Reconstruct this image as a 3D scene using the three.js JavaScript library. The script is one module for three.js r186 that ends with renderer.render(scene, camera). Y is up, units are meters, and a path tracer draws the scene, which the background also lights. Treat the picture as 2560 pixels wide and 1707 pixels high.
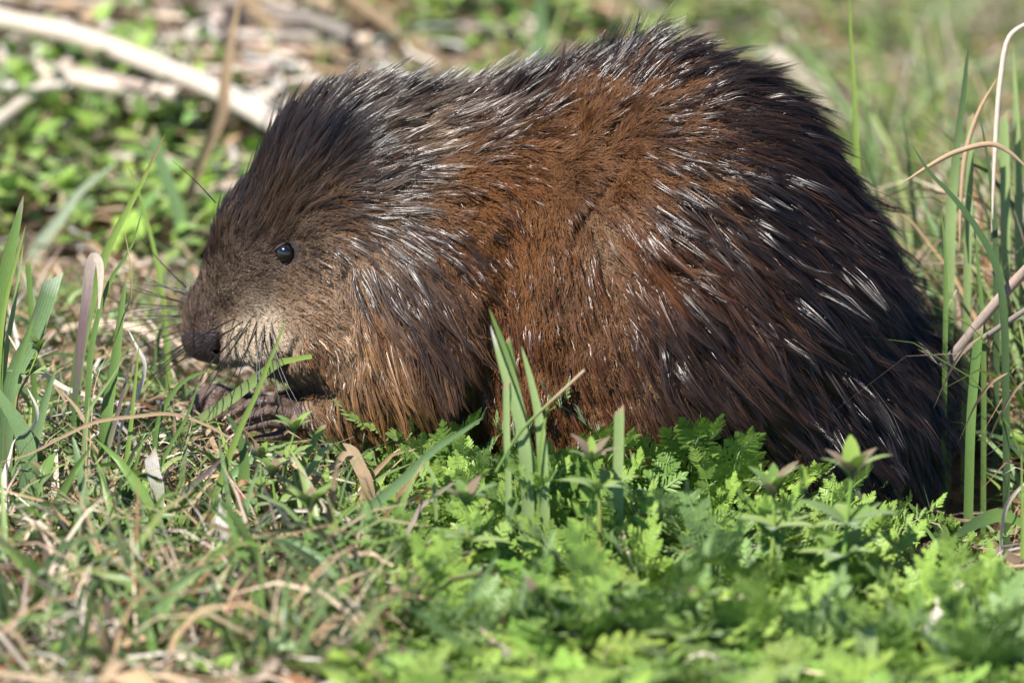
import * as THREE from 'three';
import { Sky } from 'three/addons/objects/Sky.js';
import { mergeGeometries } from 'three/addons/utils/BufferGeometryUtils.js';
import { createNoise3D } from 'simplex-noise';

// ---------- camera, sky, sun, exposure ----------
const V3 = THREE.Vector3;
const scene = new THREE.Scene();
const ELEV = THREE.MathUtils.degToRad(15), DIST = 3.5, UNIT = 0.385 / 2560;   // UNIT: metres per photograph pixel at the animal
const GROUND = 1240;   // the photograph row of the ground under the animal's middle
const TARGET = new V3(0, (GROUND - 853.5) * UNIT / Math.cos(ELEV), 0);
const RIGHT = new V3(1, 0, 0), UP = new V3(0, Math.cos(ELEV), -Math.sin(ELEV)), BACK = new V3(0, Math.sin(ELEV), Math.cos(ELEV));
const camera = new THREE.PerspectiveCamera(2 * Math.atan(853.5 * UNIT / DIST) * 180 / Math.PI, 2560 / 1707, 0.1, 400);
camera.position.copy(TARGET).addScaledVector(BACK, DIST);
camera.lookAt(TARGET);
camera.updateMatrixWorld();
camera.focus = DIST - 0.058;
camera.userData.fStop = 6.5;

const sunDir = new V3(-0.42, 0.77, 0.46).normalize();
const sky = new Sky();
sky.scale.setScalar(1000);
Object.assign(sky.material.uniforms.sunPosition.value, sunDir);
sky.material.uniforms.turbidity.value = 2;
sky.material.uniforms.rayleigh.value = 0.8;
sky.material.uniforms.mieCoefficient.value = 0.004;
scene.add(sky);
scene.environmentIntensity = 0.1;
const sun = new THREE.DirectionalLight(new THREE.Color(1, 0.955, 0.885), 5);
sun.name = 'sun';
sun.position.copy(sunDir).multiplyScalar(5);
sun.castShadow = true;
sun.shadow.camera.left = sun.shadow.camera.bottom = -0.8; sun.shadow.camera.right = sun.shadow.camera.top = 0.8;
sun.shadow.camera.far = 12; sun.shadow.mapSize.set(4096, 4096);
scene.add(sun);
const renderer = new THREE.WebGLRenderer({ antialias: true });
renderer.shadowMap.enabled = true;
renderer.toneMapping = THREE.LinearToneMapping;
renderer.toneMappingExposure = 2.0;

// ---------- helpers ----------
function makeRng(seed) { let a = seed | 0; return () => { a = (a + 0x6d2b79f5) | 0; let t = Math.imul(a ^ (a >>> 15), 1 | a); t = (t + Math.imul(t ^ (t >>> 7), 61 | t)) ^ t; return ((t ^ (t >>> 14)) >>> 0) / 4294967296; }; }
const rng = makeRng(11), noise = createNoise3D(makeRng(5));
const rnd = (a, b) => a + (b - a) * rng(), pick = (a) => a[Math.floor(rng() * a.length)];
const clamp = (x, a = 0, b = 1) => Math.min(b, Math.max(a, x)), mix = (a, b, t) => a + (b - a) * t;
const smooth = (a, b, x) => { const t = clamp((x - a) / (b - a)); return t * t * (3 - 2 * t); };
const mixc = (a, b, t) => [mix(a[0], b[0], t), mix(a[1], b[1], t), mix(a[2], b[2], t)];
const scalec = (a, k) => [a[0] * k, a[1] * k, a[2] * k];
// the place in the scene that a photograph pixel shows, at depth z (metres towards the camera) or on the ground
const ray = (px, py) => new V3().copy(BACK).multiplyScalar(-1).addScaledVector(RIGHT, (px - 1280) * UNIT / DIST).addScaledVector(UP, (853.5 - py) * UNIT / DIST);
const at = (px, py, z) => { const d = ray(px, py); return d.multiplyScalar((z - camera.position.z) / d.z).add(camera.position); };
const atDepth = (px, py, near) => ray(px, py).multiplyScalar(camera.focus - near).add(camera.position);    // near: metres in front of the plane of focus
const bump = (x, z, cx, cz, rx, rz) => Math.exp(-(((x - cx) / rx) ** 2) - ((z - cz) / rz) ** 2);
const land = (x, z) => 0.21 * Math.max(0, -z - 0.03) * smooth(-1.6, -0.5, z) * mix(1, 0.2, smooth(-0.02, 0.2, x)) + 0.024 * bump(x, z, -0.16, -0.03, 0.09, 0.09) + 0.055 * bump(x, z, 0.245, -0.08, 0.055, 0.08) - 0.009 * smooth(0.08, 0.2, x) * smooth(-0.06, 0.03, z) + 0.003 * noise(x * 9, z * 9, 4);
const onGround = (px, py, lift = 0) => { const d = ray(px, py); let p, y = 0; for (let k = 0; k < 12; k++) { p = d.clone().multiplyScalar((y + lift - camera.position.y) / d.y).add(camera.position); y = mix(y, land(p.x, p.z), 0.8); } return p; };
const pixelOf = (p) => { const q = new V3().subVectors(p, camera.position), k = DIST / (-q.dot(BACK)) / UNIT; return [1280 + q.dot(RIGHT) * k, 853.5 - q.dot(UP) * k]; };

const used = new Map();
const numbered = (name) => { const n = used.get(name) ?? 0; used.set(name, n + 1); return n ? name + '_' + String(n).padStart(3, '0') : name; };
function tag(o, label, category, group) { o.userData.label = label; o.userData.category = category; if (group) o.userData.group = group; return o; }
function meshOf(name, geometry, material, parent) {
  const m = new THREE.Mesh(geometry, material);
  m.name = parent ? name : numbered(name);
  m.castShadow = m.receiveShadow = true;
  (parent ?? scene).add(m);
  return m;
}
function base(name, position, turn = 0) { const g = new THREE.Group(); g.name = numbered(name); g.position.copy(position); g.rotation.y = turn; scene.add(g); return g; }

// growing vertex buffers for ribbons, hairs and leaves
class Build {
  constructor(withUv = true) { this.p = []; this.n = []; this.c = []; this.u = []; this.i = []; this.withUv = withUv; }
  get count() { return this.p.length / 3; }
  v(p, n, c, u = 0, w = 0) { this.p.push(p.x, p.y, p.z); this.n.push(n.x, n.y, n.z); this.c.push(c[0], c[1], c[2]); if (this.withUv) this.u.push(u, w); return this.count - 1; }
  geometry(origin) {
    const g = new THREE.BufferGeometry(), f = (a, k) => new THREE.BufferAttribute(new Float32Array(a), k);
    if (origin) for (let k = 0; k < this.p.length; k += 3) { this.p[k] -= origin.x; this.p[k + 1] -= origin.y; this.p[k + 2] -= origin.z; }
    g.setAttribute('position', f(this.p, 3)); g.setAttribute('normal', f(this.n, 3)); g.setAttribute('color', f(this.c, 3));
    if (this.withUv) g.setAttribute('uv', f(this.u, 2));
    g.setIndex(new THREE.BufferAttribute(new Uint32Array(this.i), 1));
    return g;
  }
  // a folded blade along a path; width(t) is the half width, color(t) a linear colour, face the side it shows
  blade(path, width, color, face, fold = 0.35, twist = 0, vScale = 40, slant = 0) {
    const n = path.length, T = new V3(), S = new V3(), F = new V3(), q = new V3(), nn = new V3();
    let len = 0; const first = this.count;
    for (let k = 0; k < n; k++) {
      T.subVectors(path[Math.min(n - 1, k + 1)], path[Math.max(0, k - 1)]).normalize();
      if (k) len += path[k].distanceTo(path[k - 1]);
      const t = k / (n - 1);
      S.crossVectors(T, face);
      if (S.lengthSq() < 1e-6) S.set(1, 0, 0);
      S.normalize(); F.crossVectors(S, T).normalize();
      if (twist) { const c = Math.cos(twist * t), s = Math.sin(twist * t); q.copy(S).multiplyScalar(c).addScaledVector(F, s); F.multiplyScalar(c).addScaledVector(S, -s); S.copy(q); }
      const w = width(t), col = color(t);
      for (let e = -1; e <= 1; e++) {
        q.copy(path[k]).addScaledVector(S, e * w);
        if (e) q.addScaledVector(F, fold * w);
        if (slant && !k) q.addScaledVector(T, e * w * slant + (e ? 0 : w * 0.35));
        nn.copy(F).addScaledVector(S, -e * fold * 0.9).normalize();
        this.v(q, nn, col, (e + 1) / 2, len * vScale);
      }
      if (k) for (let e = 0; e < 2; e++) { const a = first + (k - 1) * 3 + e, b = a + 3; this.i.push(a, a + 1, b + 1, a, b + 1, b); }
    }
    return this;
  }
  // a round stalk along a path
  stalk(path, radius, color, sides = 6, vScale = 40) {
    const n = path.length, T = new V3(), S = new V3(), F = new V3(), q = new V3(), nn = new V3(), first = this.count, ref = new V3(0.31, 0.22, 0.93);
    let len = 0;
    for (let k = 0; k < n; k++) {
      T.subVectors(path[Math.min(n - 1, k + 1)], path[Math.max(0, k - 1)]).normalize();
      if (k) len += path[k].distanceTo(path[k - 1]);
      S.crossVectors(T, ref).normalize(); F.crossVectors(S, T);
      const r = radius(k / (n - 1)), col = color(k / (n - 1));
      for (let e = 0; e <= sides; e++) {
        const a = e / sides * 2 * Math.PI;
        nn.copy(S).multiplyScalar(Math.cos(a)).addScaledVector(F, Math.sin(a));
        q.copy(path[k]).addScaledVector(nn, r);
        this.v(q, nn, col, e / sides * 2, len * vScale);
        if (k && e) { const b = first + k * (sides + 1) + e, d = b - sides - 1; this.i.push(d - 1, b, d, d - 1, b - 1, b); }
      }
    }
    for (const [k, s] of [[0, -1], [n - 1, 1]]) {
      T.subVectors(path[Math.min(n - 1, k + 1)], path[Math.max(0, k - 1)]).normalize().multiplyScalar(s);
      const c = this.v(path[k], T, color(k / (n - 1)), 0.5, 0), ring = first + k * (sides + 1);
      for (let e = 0; e < sides; e++) this.i.push(c, ring + e, ring + e + 1);
    }
    return this;
  }
}
const curve = (points, n) => new THREE.CatmullRomCurve3(points, false, 'centripetal').getPoints(n);

// ---------- the muskrat: a distance field in photograph pixels (u right, v down, w towards the camera) ----------
const TAN = Math.tan(ELEV), lean = (v) => (GROUND - v) * TAN;
const toWorld = (u, v, w) => new V3().copy(TARGET).addScaledVector(RIGHT, (u - 1280) * UNIT).addScaledVector(UP, (853.5 - v) * UNIT).addScaledVector(BACK, w * UNIT);
const turned = (u, v, w) => new V3(u, v * -UP.y + w * BACK.y, v * -UP.z + w * BACK.z);    // a direction (du, dv, dw) in the scene's axes
// round cones: [u, v, w, r,  u2, v2, w2, r2,  flattening of w,  smoothing], w counted from the animal's middle plane
const BODY = [
  [1290, 650, 0, 425, 1600, 668, 0, 526, 0.70, 60],
  [1825, 850, 0, 440, 1960, 1000, 0, 350, 0.80, 60],
  [1450, 960, 20, 320, 1500, 1000, 20, 320, 0.95, 60],
  [1085, 860, 60, 270, 1130, 940, 60, 240, 0.9, 70],
  [1040, 600, 20, 330, 960, 540, 10, 300, 0.8, 80],
  [876, 462, 0, 208, 800, 618, 0, 234, 0.66, 40],
  [700, 690, 0, 205, 580, 795, 0, 118, 0.66, 50],
  [512, 846, 0, 54, 545, 832, 0, 60, 0.95, 20],
  [526, 872, 22, 28, 536, 868, 26, 30, 1, 10],
  [526, 872, -22, 28, 536, 868, -26, 30, 1, 10],
  [612, 838, 50, 66, 678, 842, 84, 72, 0.9, 14],
  [612, 838, -50, 66, 678, 842, -84, 72, 0.9, 14],
  [675, 892, 0, 44, 760, 880, 0, 90, 0.9, 26],
  [830, 800, 80, 150, 860, 760, 80, 150, 0.85, 50],
  [900, 1010, 90, 95, 800, 1036, 120, 40, 1, 36],
  [900, 1010, -90, 95, 700, 1030, -60, 40, 1, 36],
  [1230, 1210, 200, 90, 1500, 1260, 220, 70, 0.8, 80],
  [2000, 1240, 200, 120, 1700, 1290, 240, 70, 0.8, 80],
];
// both forepaws: wrist, palm, fingers; drawn in a finer grid
const PAWS = [
  [880, 1030, 100, 46, 770, 1036, 130, 33, 1, 14],
  [770, 1036, 130, 33, 722, 1034, 138, 30, 1, 10],
  [724, 1016, 140, 20, 692, 997, 152, 14, 1, 4], [692, 997, 152, 14, 632, 1006, 164, 11, 1, 3], [632, 1006, 164, 11, 580, 1036, 160, 8, 1, 3],
  [728, 1036, 150, 18, 676, 1026, 170, 13, 1, 4], [676, 1026, 170, 13, 622, 1042, 180, 10, 1, 3], [622, 1042, 180, 10, 586, 1062, 176, 8, 1, 3],
  [728, 1054, 146, 18, 678, 1056, 166, 12, 1, 4], [678, 1056, 166, 12, 624, 1068, 172, 10, 1, 3], [624, 1068, 172, 10, 594, 1082, 168, 8, 1, 3],
  [738, 1066, 134, 17, 694, 1088, 148, 12, 1, 4], [694, 1088, 148, 12, 646, 1097, 156, 10, 1, 3], [646, 1097, 156, 10, 622, 1101, 154, 8, 1, 3],
  [740, 1020, 118, 18, 716, 1000, 108, 12, 1, 6], [716, 1000, 108, 12, 690, 1012, 100, 8, 1, 5],
  [700, 1030, -60, 40, 590, 1010, -30, 34, 1, 14],
  [590, 1010, -30, 34, 545, 985, -20, 27, 1, 8], [545, 985, -20, 25, 505, 1000, -8, 20, 1, 6], [505, 1000, -8, 20, 486, 1030, 0, 13, 1, 5],
  [580, 1020, -30, 26, 532, 1012, -4, 20, 1, 6], [532, 1012, -4, 20, 506, 1040, 6, 13, 1, 5],
  [575, 1032, -20, 24, 540, 1040, 6, 17, 1, 6], [540, 1040, 6, 17, 520, 1058, 10, 11, 1, 5],
  [560, 1000, -50, 22, 520, 978, -44, 18, 1, 6], [520, 978, -44, 18, 484, 1000, -40, 12, 1, 5],
];
function cones(list, u, v, w, start = 1e9) {
  let d = start;
  for (let k = 0; k < list.length; k++) {
    const [au, av, aw, ar, bu, bv, bw, br, f, sm] = list[k];
    const za = (aw + (GROUND - av) * TAN), zb = (bw + (GROUND - bv) * TAN), zm = (za + zb) / 2, W = zm + (w - zm) / f, A = zm + (za - zm), B = zb;
    const du = bu - au, dv = bv - av, dw = B - A, qu = u - au, qv = v - av, qw = W - A, L = du * du + dv * dv + dw * dw;
    const t = clamp((qu * du + qv * dv + qw * dw) / Math.max(L, 1e-6)), x = qu - du * t, y = qv - dv * t, z = qw - dw * t;
    const e = (Math.sqrt(x * x + y * y + z * z) - ar - (br - ar) * t) * (f < 1 ? mix(f, 1, 0.5) : 1);
    const h = Math.max(sm - Math.abs(d - e), 0) / sm;
    d = Math.min(d, e) - h * h * sm * 0.25;
  }
  return d;
}
const heightPx = (v, w) => ((853.5 - v) * UP.y + w * BACK.y) + TARGET.y / UNIT;    // above the ground, in pixels
function skinRaw(u, v, w) {
  let d = cones(BODY, u, v, w);
  if (d < 140) d += 9 * noise(u / 150, v / 150, w / 150) * smooth(640, 1000, u) + 5 * noise(u / 60, v / 60, w / 60) * smooth(900, 1200, u);
  return d;
}
// grooves where the coat folds or parts: pixel polylines with half width and depth
const FOLDS = [
  { pts: [[1345, 420], [1330, 520], [1290, 600], [1262, 720], [1245, 860], [1200, 1000], [1205, 1120]], r: 56, deep: 36 },
  { pts: [[1432, 285], [1436, 350]], r: 17, deep: 60 }, { pts: [[1560, 300], [1510, 365]], r: 17, deep: 62 },
  { pts: [[1560, 390], [1550, 440], [1500, 500], [1450, 560], [1425, 620]], r: 15, deep: 50 },
  { pts: [[1320, 345], [1400, 360], [1425, 385]], r: 17, deep: 55 }, { pts: [[1150, 528], [1200, 532]], r: 15, deep: 45 },
  { pts: [[1040, 330], [1090, 335]], r: 15, deep: 42 }, { pts: [[905, 600], [950, 620]], r: 12, deep: 18 },
  { pts: [[1660, 670], [1720, 660]], r: 17, deep: 52 }, { pts: [[1640, 880], [1670, 850]], r: 17, deep: 52 }, { pts: [[1385, 950], [1410, 930]], r: 13, deep: 24 },
  { pts: [[870, 690], [885, 760], [880, 830]], r: 16, deep: 20 }, { pts: [[556, 770], [562, 830], [556, 880]], r: 9, deep: 16 }, { pts: [[600, 905], [660, 918], [730, 900], [750, 850]], r: 11, deep: 20 },
  { pts: [[1042, 322], [1085, 328], [1110, 350]], r: 15, deep: 42 },
];
function march(f, u, v, w0 = 1100) { let w = w0; for (let k = 0; k < 90; k++) { const d = f(u, v, w); if (d < 0.4) return w; w -= Math.max(0.4, d * 0.7); if (w < -500) return null; } return w; }
for (const fd of FOLDS) fd.p3 = fd.pts.map(([u, v]) => [u, v, march(skinRaw, u, v) ?? 0]);
function foldAt(u, v, w) {
  let cut = 0, near = 1e9;
  for (const fd of FOLDS) for (let k = 0; k < fd.p3.length - 1; k++) {
    const a = fd.p3[k], b = fd.p3[k + 1];
    if (Math.min(a[1], b[1]) - v > 90 || v - Math.max(a[1], b[1]) > 90 || Math.abs(u - a[0]) > 160) continue;
    const du = b[0] - a[0], dv = b[1] - a[1], dw = b[2] - a[2], t = clamp(((u - a[0]) * du + (v - a[1]) * dv + (w - a[2]) * dw) / (du * du + dv * dv + dw * dw));
    const dist = Math.hypot(u - a[0] - du * t, v - a[1] - dv * t, (w - a[2] - dw * t) * 0.5);
    cut = Math.max(cut, fd.deep * Math.exp(-dist * dist / (fd.r * fd.r)));
    if (fd.r < 30) near = Math.min(near, dist / fd.r);
  }
  return [cut, near];
}
const EYE = { u: 722, v: 634, r: 25.5 };
EYE.w = march(skinRaw, EYE.u, EYE.v);
function skin(u, v, w) {
  let d = skinRaw(u, v, w);
  if (d < 120) {
    d += foldAt(u, v, w)[0];
    const e = Math.hypot(u - EYE.u, v - EYE.v, w - EYE.w + 14);
    const socket = e - 27.5, h = Math.max(10 - Math.abs(d + socket), 0) / 10;
    d = Math.max(d, -socket) + h * h * 2.5;
    const side = Math.abs(w - lean(870)), nostril = Math.hypot((u - 541) * 0.7, v - 876 - (u - 541) * 0.3, (side - 58) * 0.5) - 11, groove = Math.max(Math.hypot(w - lean(870), 0) - 4, 0) + Math.max(0, 24 - Math.hypot(u - 560, v - 850) / 3) * 0;
    d = Math.max(d, -nostril);
    if (u < 520 && v > 850) d += 5 * Math.exp(-groove * groove / 40);
  }
  return Math.max(d, (u > 1700 ? -50 : 6) - heightPx(v, w));
}
const grad = (f, u, v, w, e = 4) => { const g = new V3(f(u + e, v, w) - f(u - e, v, w), f(u, v + e, w) - f(u, v - e, w), f(u, v, w + e) - f(u, v, w - e)); return g.normalize(); };

// surface nets over a box of the field
function surface(f, lo, hi, cell, keep) {
  const n = [0, 1, 2].map((k) => Math.ceil((hi[k] - lo[k]) / cell) + 1), [nx, ny, nz] = n, F = new Float32Array(nx * ny * nz), id = new Int32Array(nx * ny * nz).fill(-1);
  const B = 5, far = B * cell * 1.2;   // blocks far from the skin keep one value
  for (let z = 0; z < nz; z += B) for (let y = 0; y < ny; y += B) for (let x = 0; x < nx; x += B) {
    const m = f(lo[0] + (x + 2) * cell, lo[1] + (y + 2) * cell, lo[2] + (z + 2) * cell), flat = Math.abs(m) > far;
    for (let c = z; c < Math.min(nz, z + B); c++) for (let b = y; b < Math.min(ny, y + B); b++) for (let a = x; a < Math.min(nx, x + B); a++) F[a + b * nx + c * nx * ny] = flat ? m : f(lo[0] + a * cell, lo[1] + b * cell, lo[2] + c * cell);
  }
  if (keep) Object.assign(keep, { F, nx, ny, nz, lo, cell });
  const pts = [], index = [], off = []; for (let c = 0; c < 8; c++) off.push((c & 1) + ((c >> 1) & 1) * nx + (c >> 2) * nx * ny);
  const edges = []; for (let a = 0; a < 8; a++) for (const b of [1, 2, 4]) if (!(a & b)) edges.push([a, a | b]);
  for (let z = 0; z < nz - 1; z++) for (let y = 0; y < ny - 1; y++) for (let x = 0; x < nx - 1; x++) {
    const o = x + y * nx + z * nx * ny; let m = 0; for (let c = 0; c < 8; c++) if (F[o + off[c]] < 0) m |= 1 << c;
    if (m === 0 || m === 255) continue;
    let sx = 0, sy = 0, sz = 0, k = 0;
    for (const [a, b] of edges) if (((m >> a) ^ (m >> b)) & 1) { const fa = F[o + off[a]], t = fa / (fa - F[o + off[b]]); sx += mix(a & 1, b & 1, t); sy += mix((a >> 1) & 1, (b >> 1) & 1, t); sz += mix(a >> 2, b >> 2, t); k++; }
    id[o] = pts.length / 3; pts.push(lo[0] + (x + sx / k) * cell, lo[1] + (y + sy / k) * cell, lo[2] + (z + sz / k) * cell);
  }
  const step = [1, nx, nx * ny];
  for (let z = 1; z < nz - 1; z++) for (let y = 1; y < ny - 1; y++) for (let x = 1; x < nx - 1; x++) {
    const o = x + y * nx + z * nx * ny;
    for (let a = 0; a < 3; a++) {
      if ((F[o] < 0) === (F[o + step[a]] < 0)) continue;
      const b = step[(a + 1) % 3], c = step[(a + 2) % 3], q = [id[o], id[o - b], id[o - b - c], id[o - c]];
      if (q.some((i) => i < 0)) continue;
      if (F[o] >= 0) index.push(q[0], q[1], q[2], q[0], q[2], q[3]); else index.push(q[0], q[2], q[1], q[0], q[3], q[2]);
    }
  }
  return { pts, index };
}
const baked = {}, bodySurface = surface(skin, [420, 80, -560], [2420, 1430, 1000], 11, baked);
function skinFast(u, v, w) {
  const { F, nx, ny, nz, lo, cell } = baked, x = clamp((u - lo[0]) / cell, 0, nx - 1.001), y = clamp((v - lo[1]) / cell, 0, ny - 1.001), z = clamp((w - lo[2]) / cell, 0, nz - 1.001), i = x | 0, j = y | 0, k = z | 0, a = x - i, b = y - j, c = z - k, o = i + j * nx + k * nx * ny, p = o + nx * ny;
  const q = (m) => { const r = F[m] + (F[m + 1] - F[m]) * a; return r + (F[m + nx] + (F[m + nx + 1] - F[m + nx]) * a - r) * b; }, r = q(o);
  return r + (q(p) - r) * c;
}

// fields over the photograph: scattered samples blended by nearness
function field(samples, dims, power = 3.2) {
  const cell = 24, nx = Math.ceil(2200 / cell), ny = Math.ceil(1500 / cell), out = new Float32Array(nx * ny * dims);
  for (let y = 0; y < ny; y++) for (let x = 0; x < nx; x++) {
    const acc = new Array(dims).fill(0); let ws = 0;
    for (const s of samples) { const w = 1 / Math.pow(Math.hypot(s[0] - (380 + x * cell), s[1] - y * cell) + 14, power); ws += w; for (let k = 0; k < dims; k++) acc[k] += s[2 + k] * w; }
    for (let k = 0; k < dims; k++) out[(y * nx + x) * dims + k] = acc[k] / ws;
  }
  return (u, v) => {
    const fx = clamp((u - 380) / cell, 0, nx - 1.01), fy = clamp(v / cell, 0, ny - 1.01), x = Math.floor(fx), y = Math.floor(fy), tx = fx - x, ty = fy - y, r = [];
    for (let k = 0; k < dims; k++) { const g = (a, b) => out[((y + b) * nx + x + a) * dims + k]; r.push(mix(mix(g(0, 0), g(1, 0), tx), mix(g(0, 1), g(1, 1), tx), ty)); }
    return r;
  };
}
// the way the hair lies: [u, v, degrees], 0 right, 90 up
const flow = field([
  [470, 780, 95], [480, 690, 75], [500, 610, 66], [560, 600, 55], [540, 480, 62], [600, 380, 60], [660, 270, 62], [720, 210, 74], [770, 190, 78], [650, 450, 48], [640, 560, 46], [700, 380, 46], [760, 300, 46], [840, 220, 48],
  [700, 560, 38], [760, 545, 24], [850, 530, 12], [940, 545, -5], [1040, 540, -12], [800, 440, 36], [900, 380, 32], [1000, 350, 26], [950, 460, 20], [1060, 440, 8], [1100, 380, 8], [1000, 230, 36], [1100, 240, 34], [1200, 240, 36],
  [1240, 190, 42], [1340, 190, 52], [1420, 150, 62], [1500, 120, 62], [1600, 100, 54], [1700, 110, 42], [1800, 140, 30], [1880, 180, 18], [1960, 230, 4], [2050, 300, -14], [2150, 410, -32], [2230, 520, -42], [2290, 680, -52], [2340, 880, -60], [2370, 1100, -66],
  [1480, 230, 58], [1560, 220, 52], [1650, 220, 40], [1760, 240, 14], [1880, 300, -8], [2000, 400, -26], [1640, 330, 0], [1750, 400, -26], [1600, 430, -36], [1530, 330, 26], [1450, 330, 32], [1400, 420, -12], [1480, 450, -34],
  [1250, 310, 24], [1180, 390, 8], [1280, 420, -10], [1290, 520, -66], [1180, 470, -8], [1360, 560, -70], [1420, 680, -82], [1350, 760, -86], [1390, 900, -84], [1300, 1000, -96], [1500, 600, -58], [1480, 800, -72], [1500, 1000, -72],
  [1600, 560, -48], [1600, 700, -56], [1620, 900, -60], [1720, 500, -42], [1800, 600, -45], [1750, 760, -54], [1720, 950, -56], [1900, 500, -38], [1950, 700, -48], [1900, 850, -52], [2100, 600, -44], [2120, 800, -52], [2050, 1000, -52], [1900, 1100, -50], [2100, 1200, -54], [2250, 1000, -58], [1750, 1150, -54],
  [1130, 570, -24], [1150, 650, -50], [1180, 760, -62], [860, 600, -4], [970, 590, -34], [930, 650, -52], [880, 660, -50], [800, 620, 6], [820, 690, -8], [760, 690, 6], [880, 740, -66], [960, 740, -62], [1060, 800, -62], [1000, 900, -66], [1120, 920, -66], [920, 880, -72], [940, 1000, -76], [1010, 1080, -72], [1130, 1080, -72], [880, 980, -80],
  [660, 690, 24], [600, 700, 40], [660, 750, 6], [720, 780, -6], [800, 790, -16], [840, 850, -40], [780, 840, -30], [800, 900, -74], [740, 890, -60], [560, 760, 60], [600, 810, -10], [650, 850, -30], [580, 880, -80], [660, 920, -84], [520, 830, 110], [720, 950, -85],
].map(([u, v, a]) => [u, v, Math.cos(a * Math.PI / 180), Math.sin(a * Math.PI / 180)]), 2, 3.6);
// guard hair length in pixels, guard lock density, undercoat length, lift of the guard hair
const shape = field([
  [490, 740, 34, 0.8, 11, 0.2], [520, 600, 50, 1.5, 14, 0.2], [560, 480, 80, 1.5, 18, 0.26], [620, 360, 85, 1.2, 24, 0.3], [720, 220, 80, 1.5, 34, 0.5], [800, 220, 95, 1.5, 34, 0.5], [700, 450, 140, 1.5, 22, 0.14], [680, 560, 100, 1.2, 16, 0.12], [800, 400, 160, 1.5, 26, 0.16], [1000, 230, 120, 1.6, 38, 0.5],
  [1000, 400, 120, 0.8, 32, 0.16], [900, 530, 110, 0.8, 24, 0.12], [980, 600, 120, 0.6, 28, 0.12], [1120, 560, 70, 0.3, 36, 0.2], [1150, 420, 80, 0.4, 38, 0.2], [1250, 220, 130, 1.6, 40, 0.5], [1400, 150, 130, 1.5, 42, 0.75], [1500, 110, 140, 1.4, 42, 0.75], [1650, 100, 135, 1, 42, 0.5], [1800, 150, 140, 1, 42, 0.38], [1950, 240, 150, 1.2, 42, 0.25],
  [1450, 260, 70, 0.3, 42, 0.25], [1420, 400, 60, 0.08, 44, 0.2], [1520, 450, 70, 0.1, 44, 0.2], [1640, 260, 90, 0.5, 42, 0.25], [1700, 350, 120, 0.6, 42, 0.16], [1850, 350, 150, 0.9, 42, 0.16], [2100, 400, 160, 1.05, 42, 0.2], [2250, 600, 180, 1.05, 42, 0.2], [2300, 850, 180, 1.05, 42, 0.2], [2330, 1100, 170, 1.05, 42, 0.2],
  [1600, 550, 150, 0.45, 42, 0.26], [1750, 600, 170, 0.7, 42, 0.26], [1950, 600, 175, 0.85, 42, 0.26], [2050, 800, 180, 1.05, 42, 0.26], [1900, 850, 180, 0.75, 42, 0.26], [1700, 800, 170, 0.6, 42, 0.26], [1700, 1000, 180, 0.75, 42, 0.26], [2000, 1100, 180, 1.05, 42, 0.26],
  [1300, 600, 60, 0.2, 40, 0.25], [1420, 750, 75, 0.2, 40, 0.18], [1500, 900, 110, 0.35, 40, 0.16], [1350, 950, 90, 0.4, 38, 0.16], [1250, 900, 70, 0.3, 36, 0.2], [1230, 1050, 70, 0.3, 36, 0.2],
  [1050, 700, 120, 0.6, 34, 0.28], [1050, 850, 150, 1.0, 32, 0.28], [980, 800, 130, 0.8, 30, 0.28], [1080, 1000, 160, 1.3, 32, 0.3], [950, 1050, 120, 1.2, 30, 0.3], [1000, 1130, 110, 1.0, 30, 0.3], [900, 780, 90, 0.5, 26, 0.18],
  [800, 680, 45, 0.35, 18, 0.16], [720, 700, 30, 0.4, 16, 0.15], [640, 660, 24, 0.5, 14, 0.15], [600, 740, 20, 0.4, 13, 0.2], [780, 780, 50, 0.3, 22, 0.2], [850, 860, 70, 0.5, 30, 0.35], [760, 880, 50, 0.3, 26, 0.4], [620, 830, 8, 0.0, 14, 0.4], [660, 870, 8, 0.0, 14, 0.4], [690, 840, 10, 0.0, 15, 0.4], [600, 900, 18, 0.1, 18, 0.5], [520, 835, 9, 0.2, 8, 0.25], [520, 880, 5, 0.05, 5, 0.3], [700, 940, 40, 0.3, 26, 0.5],
].map((s) => s), 4, 3.2);
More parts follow.
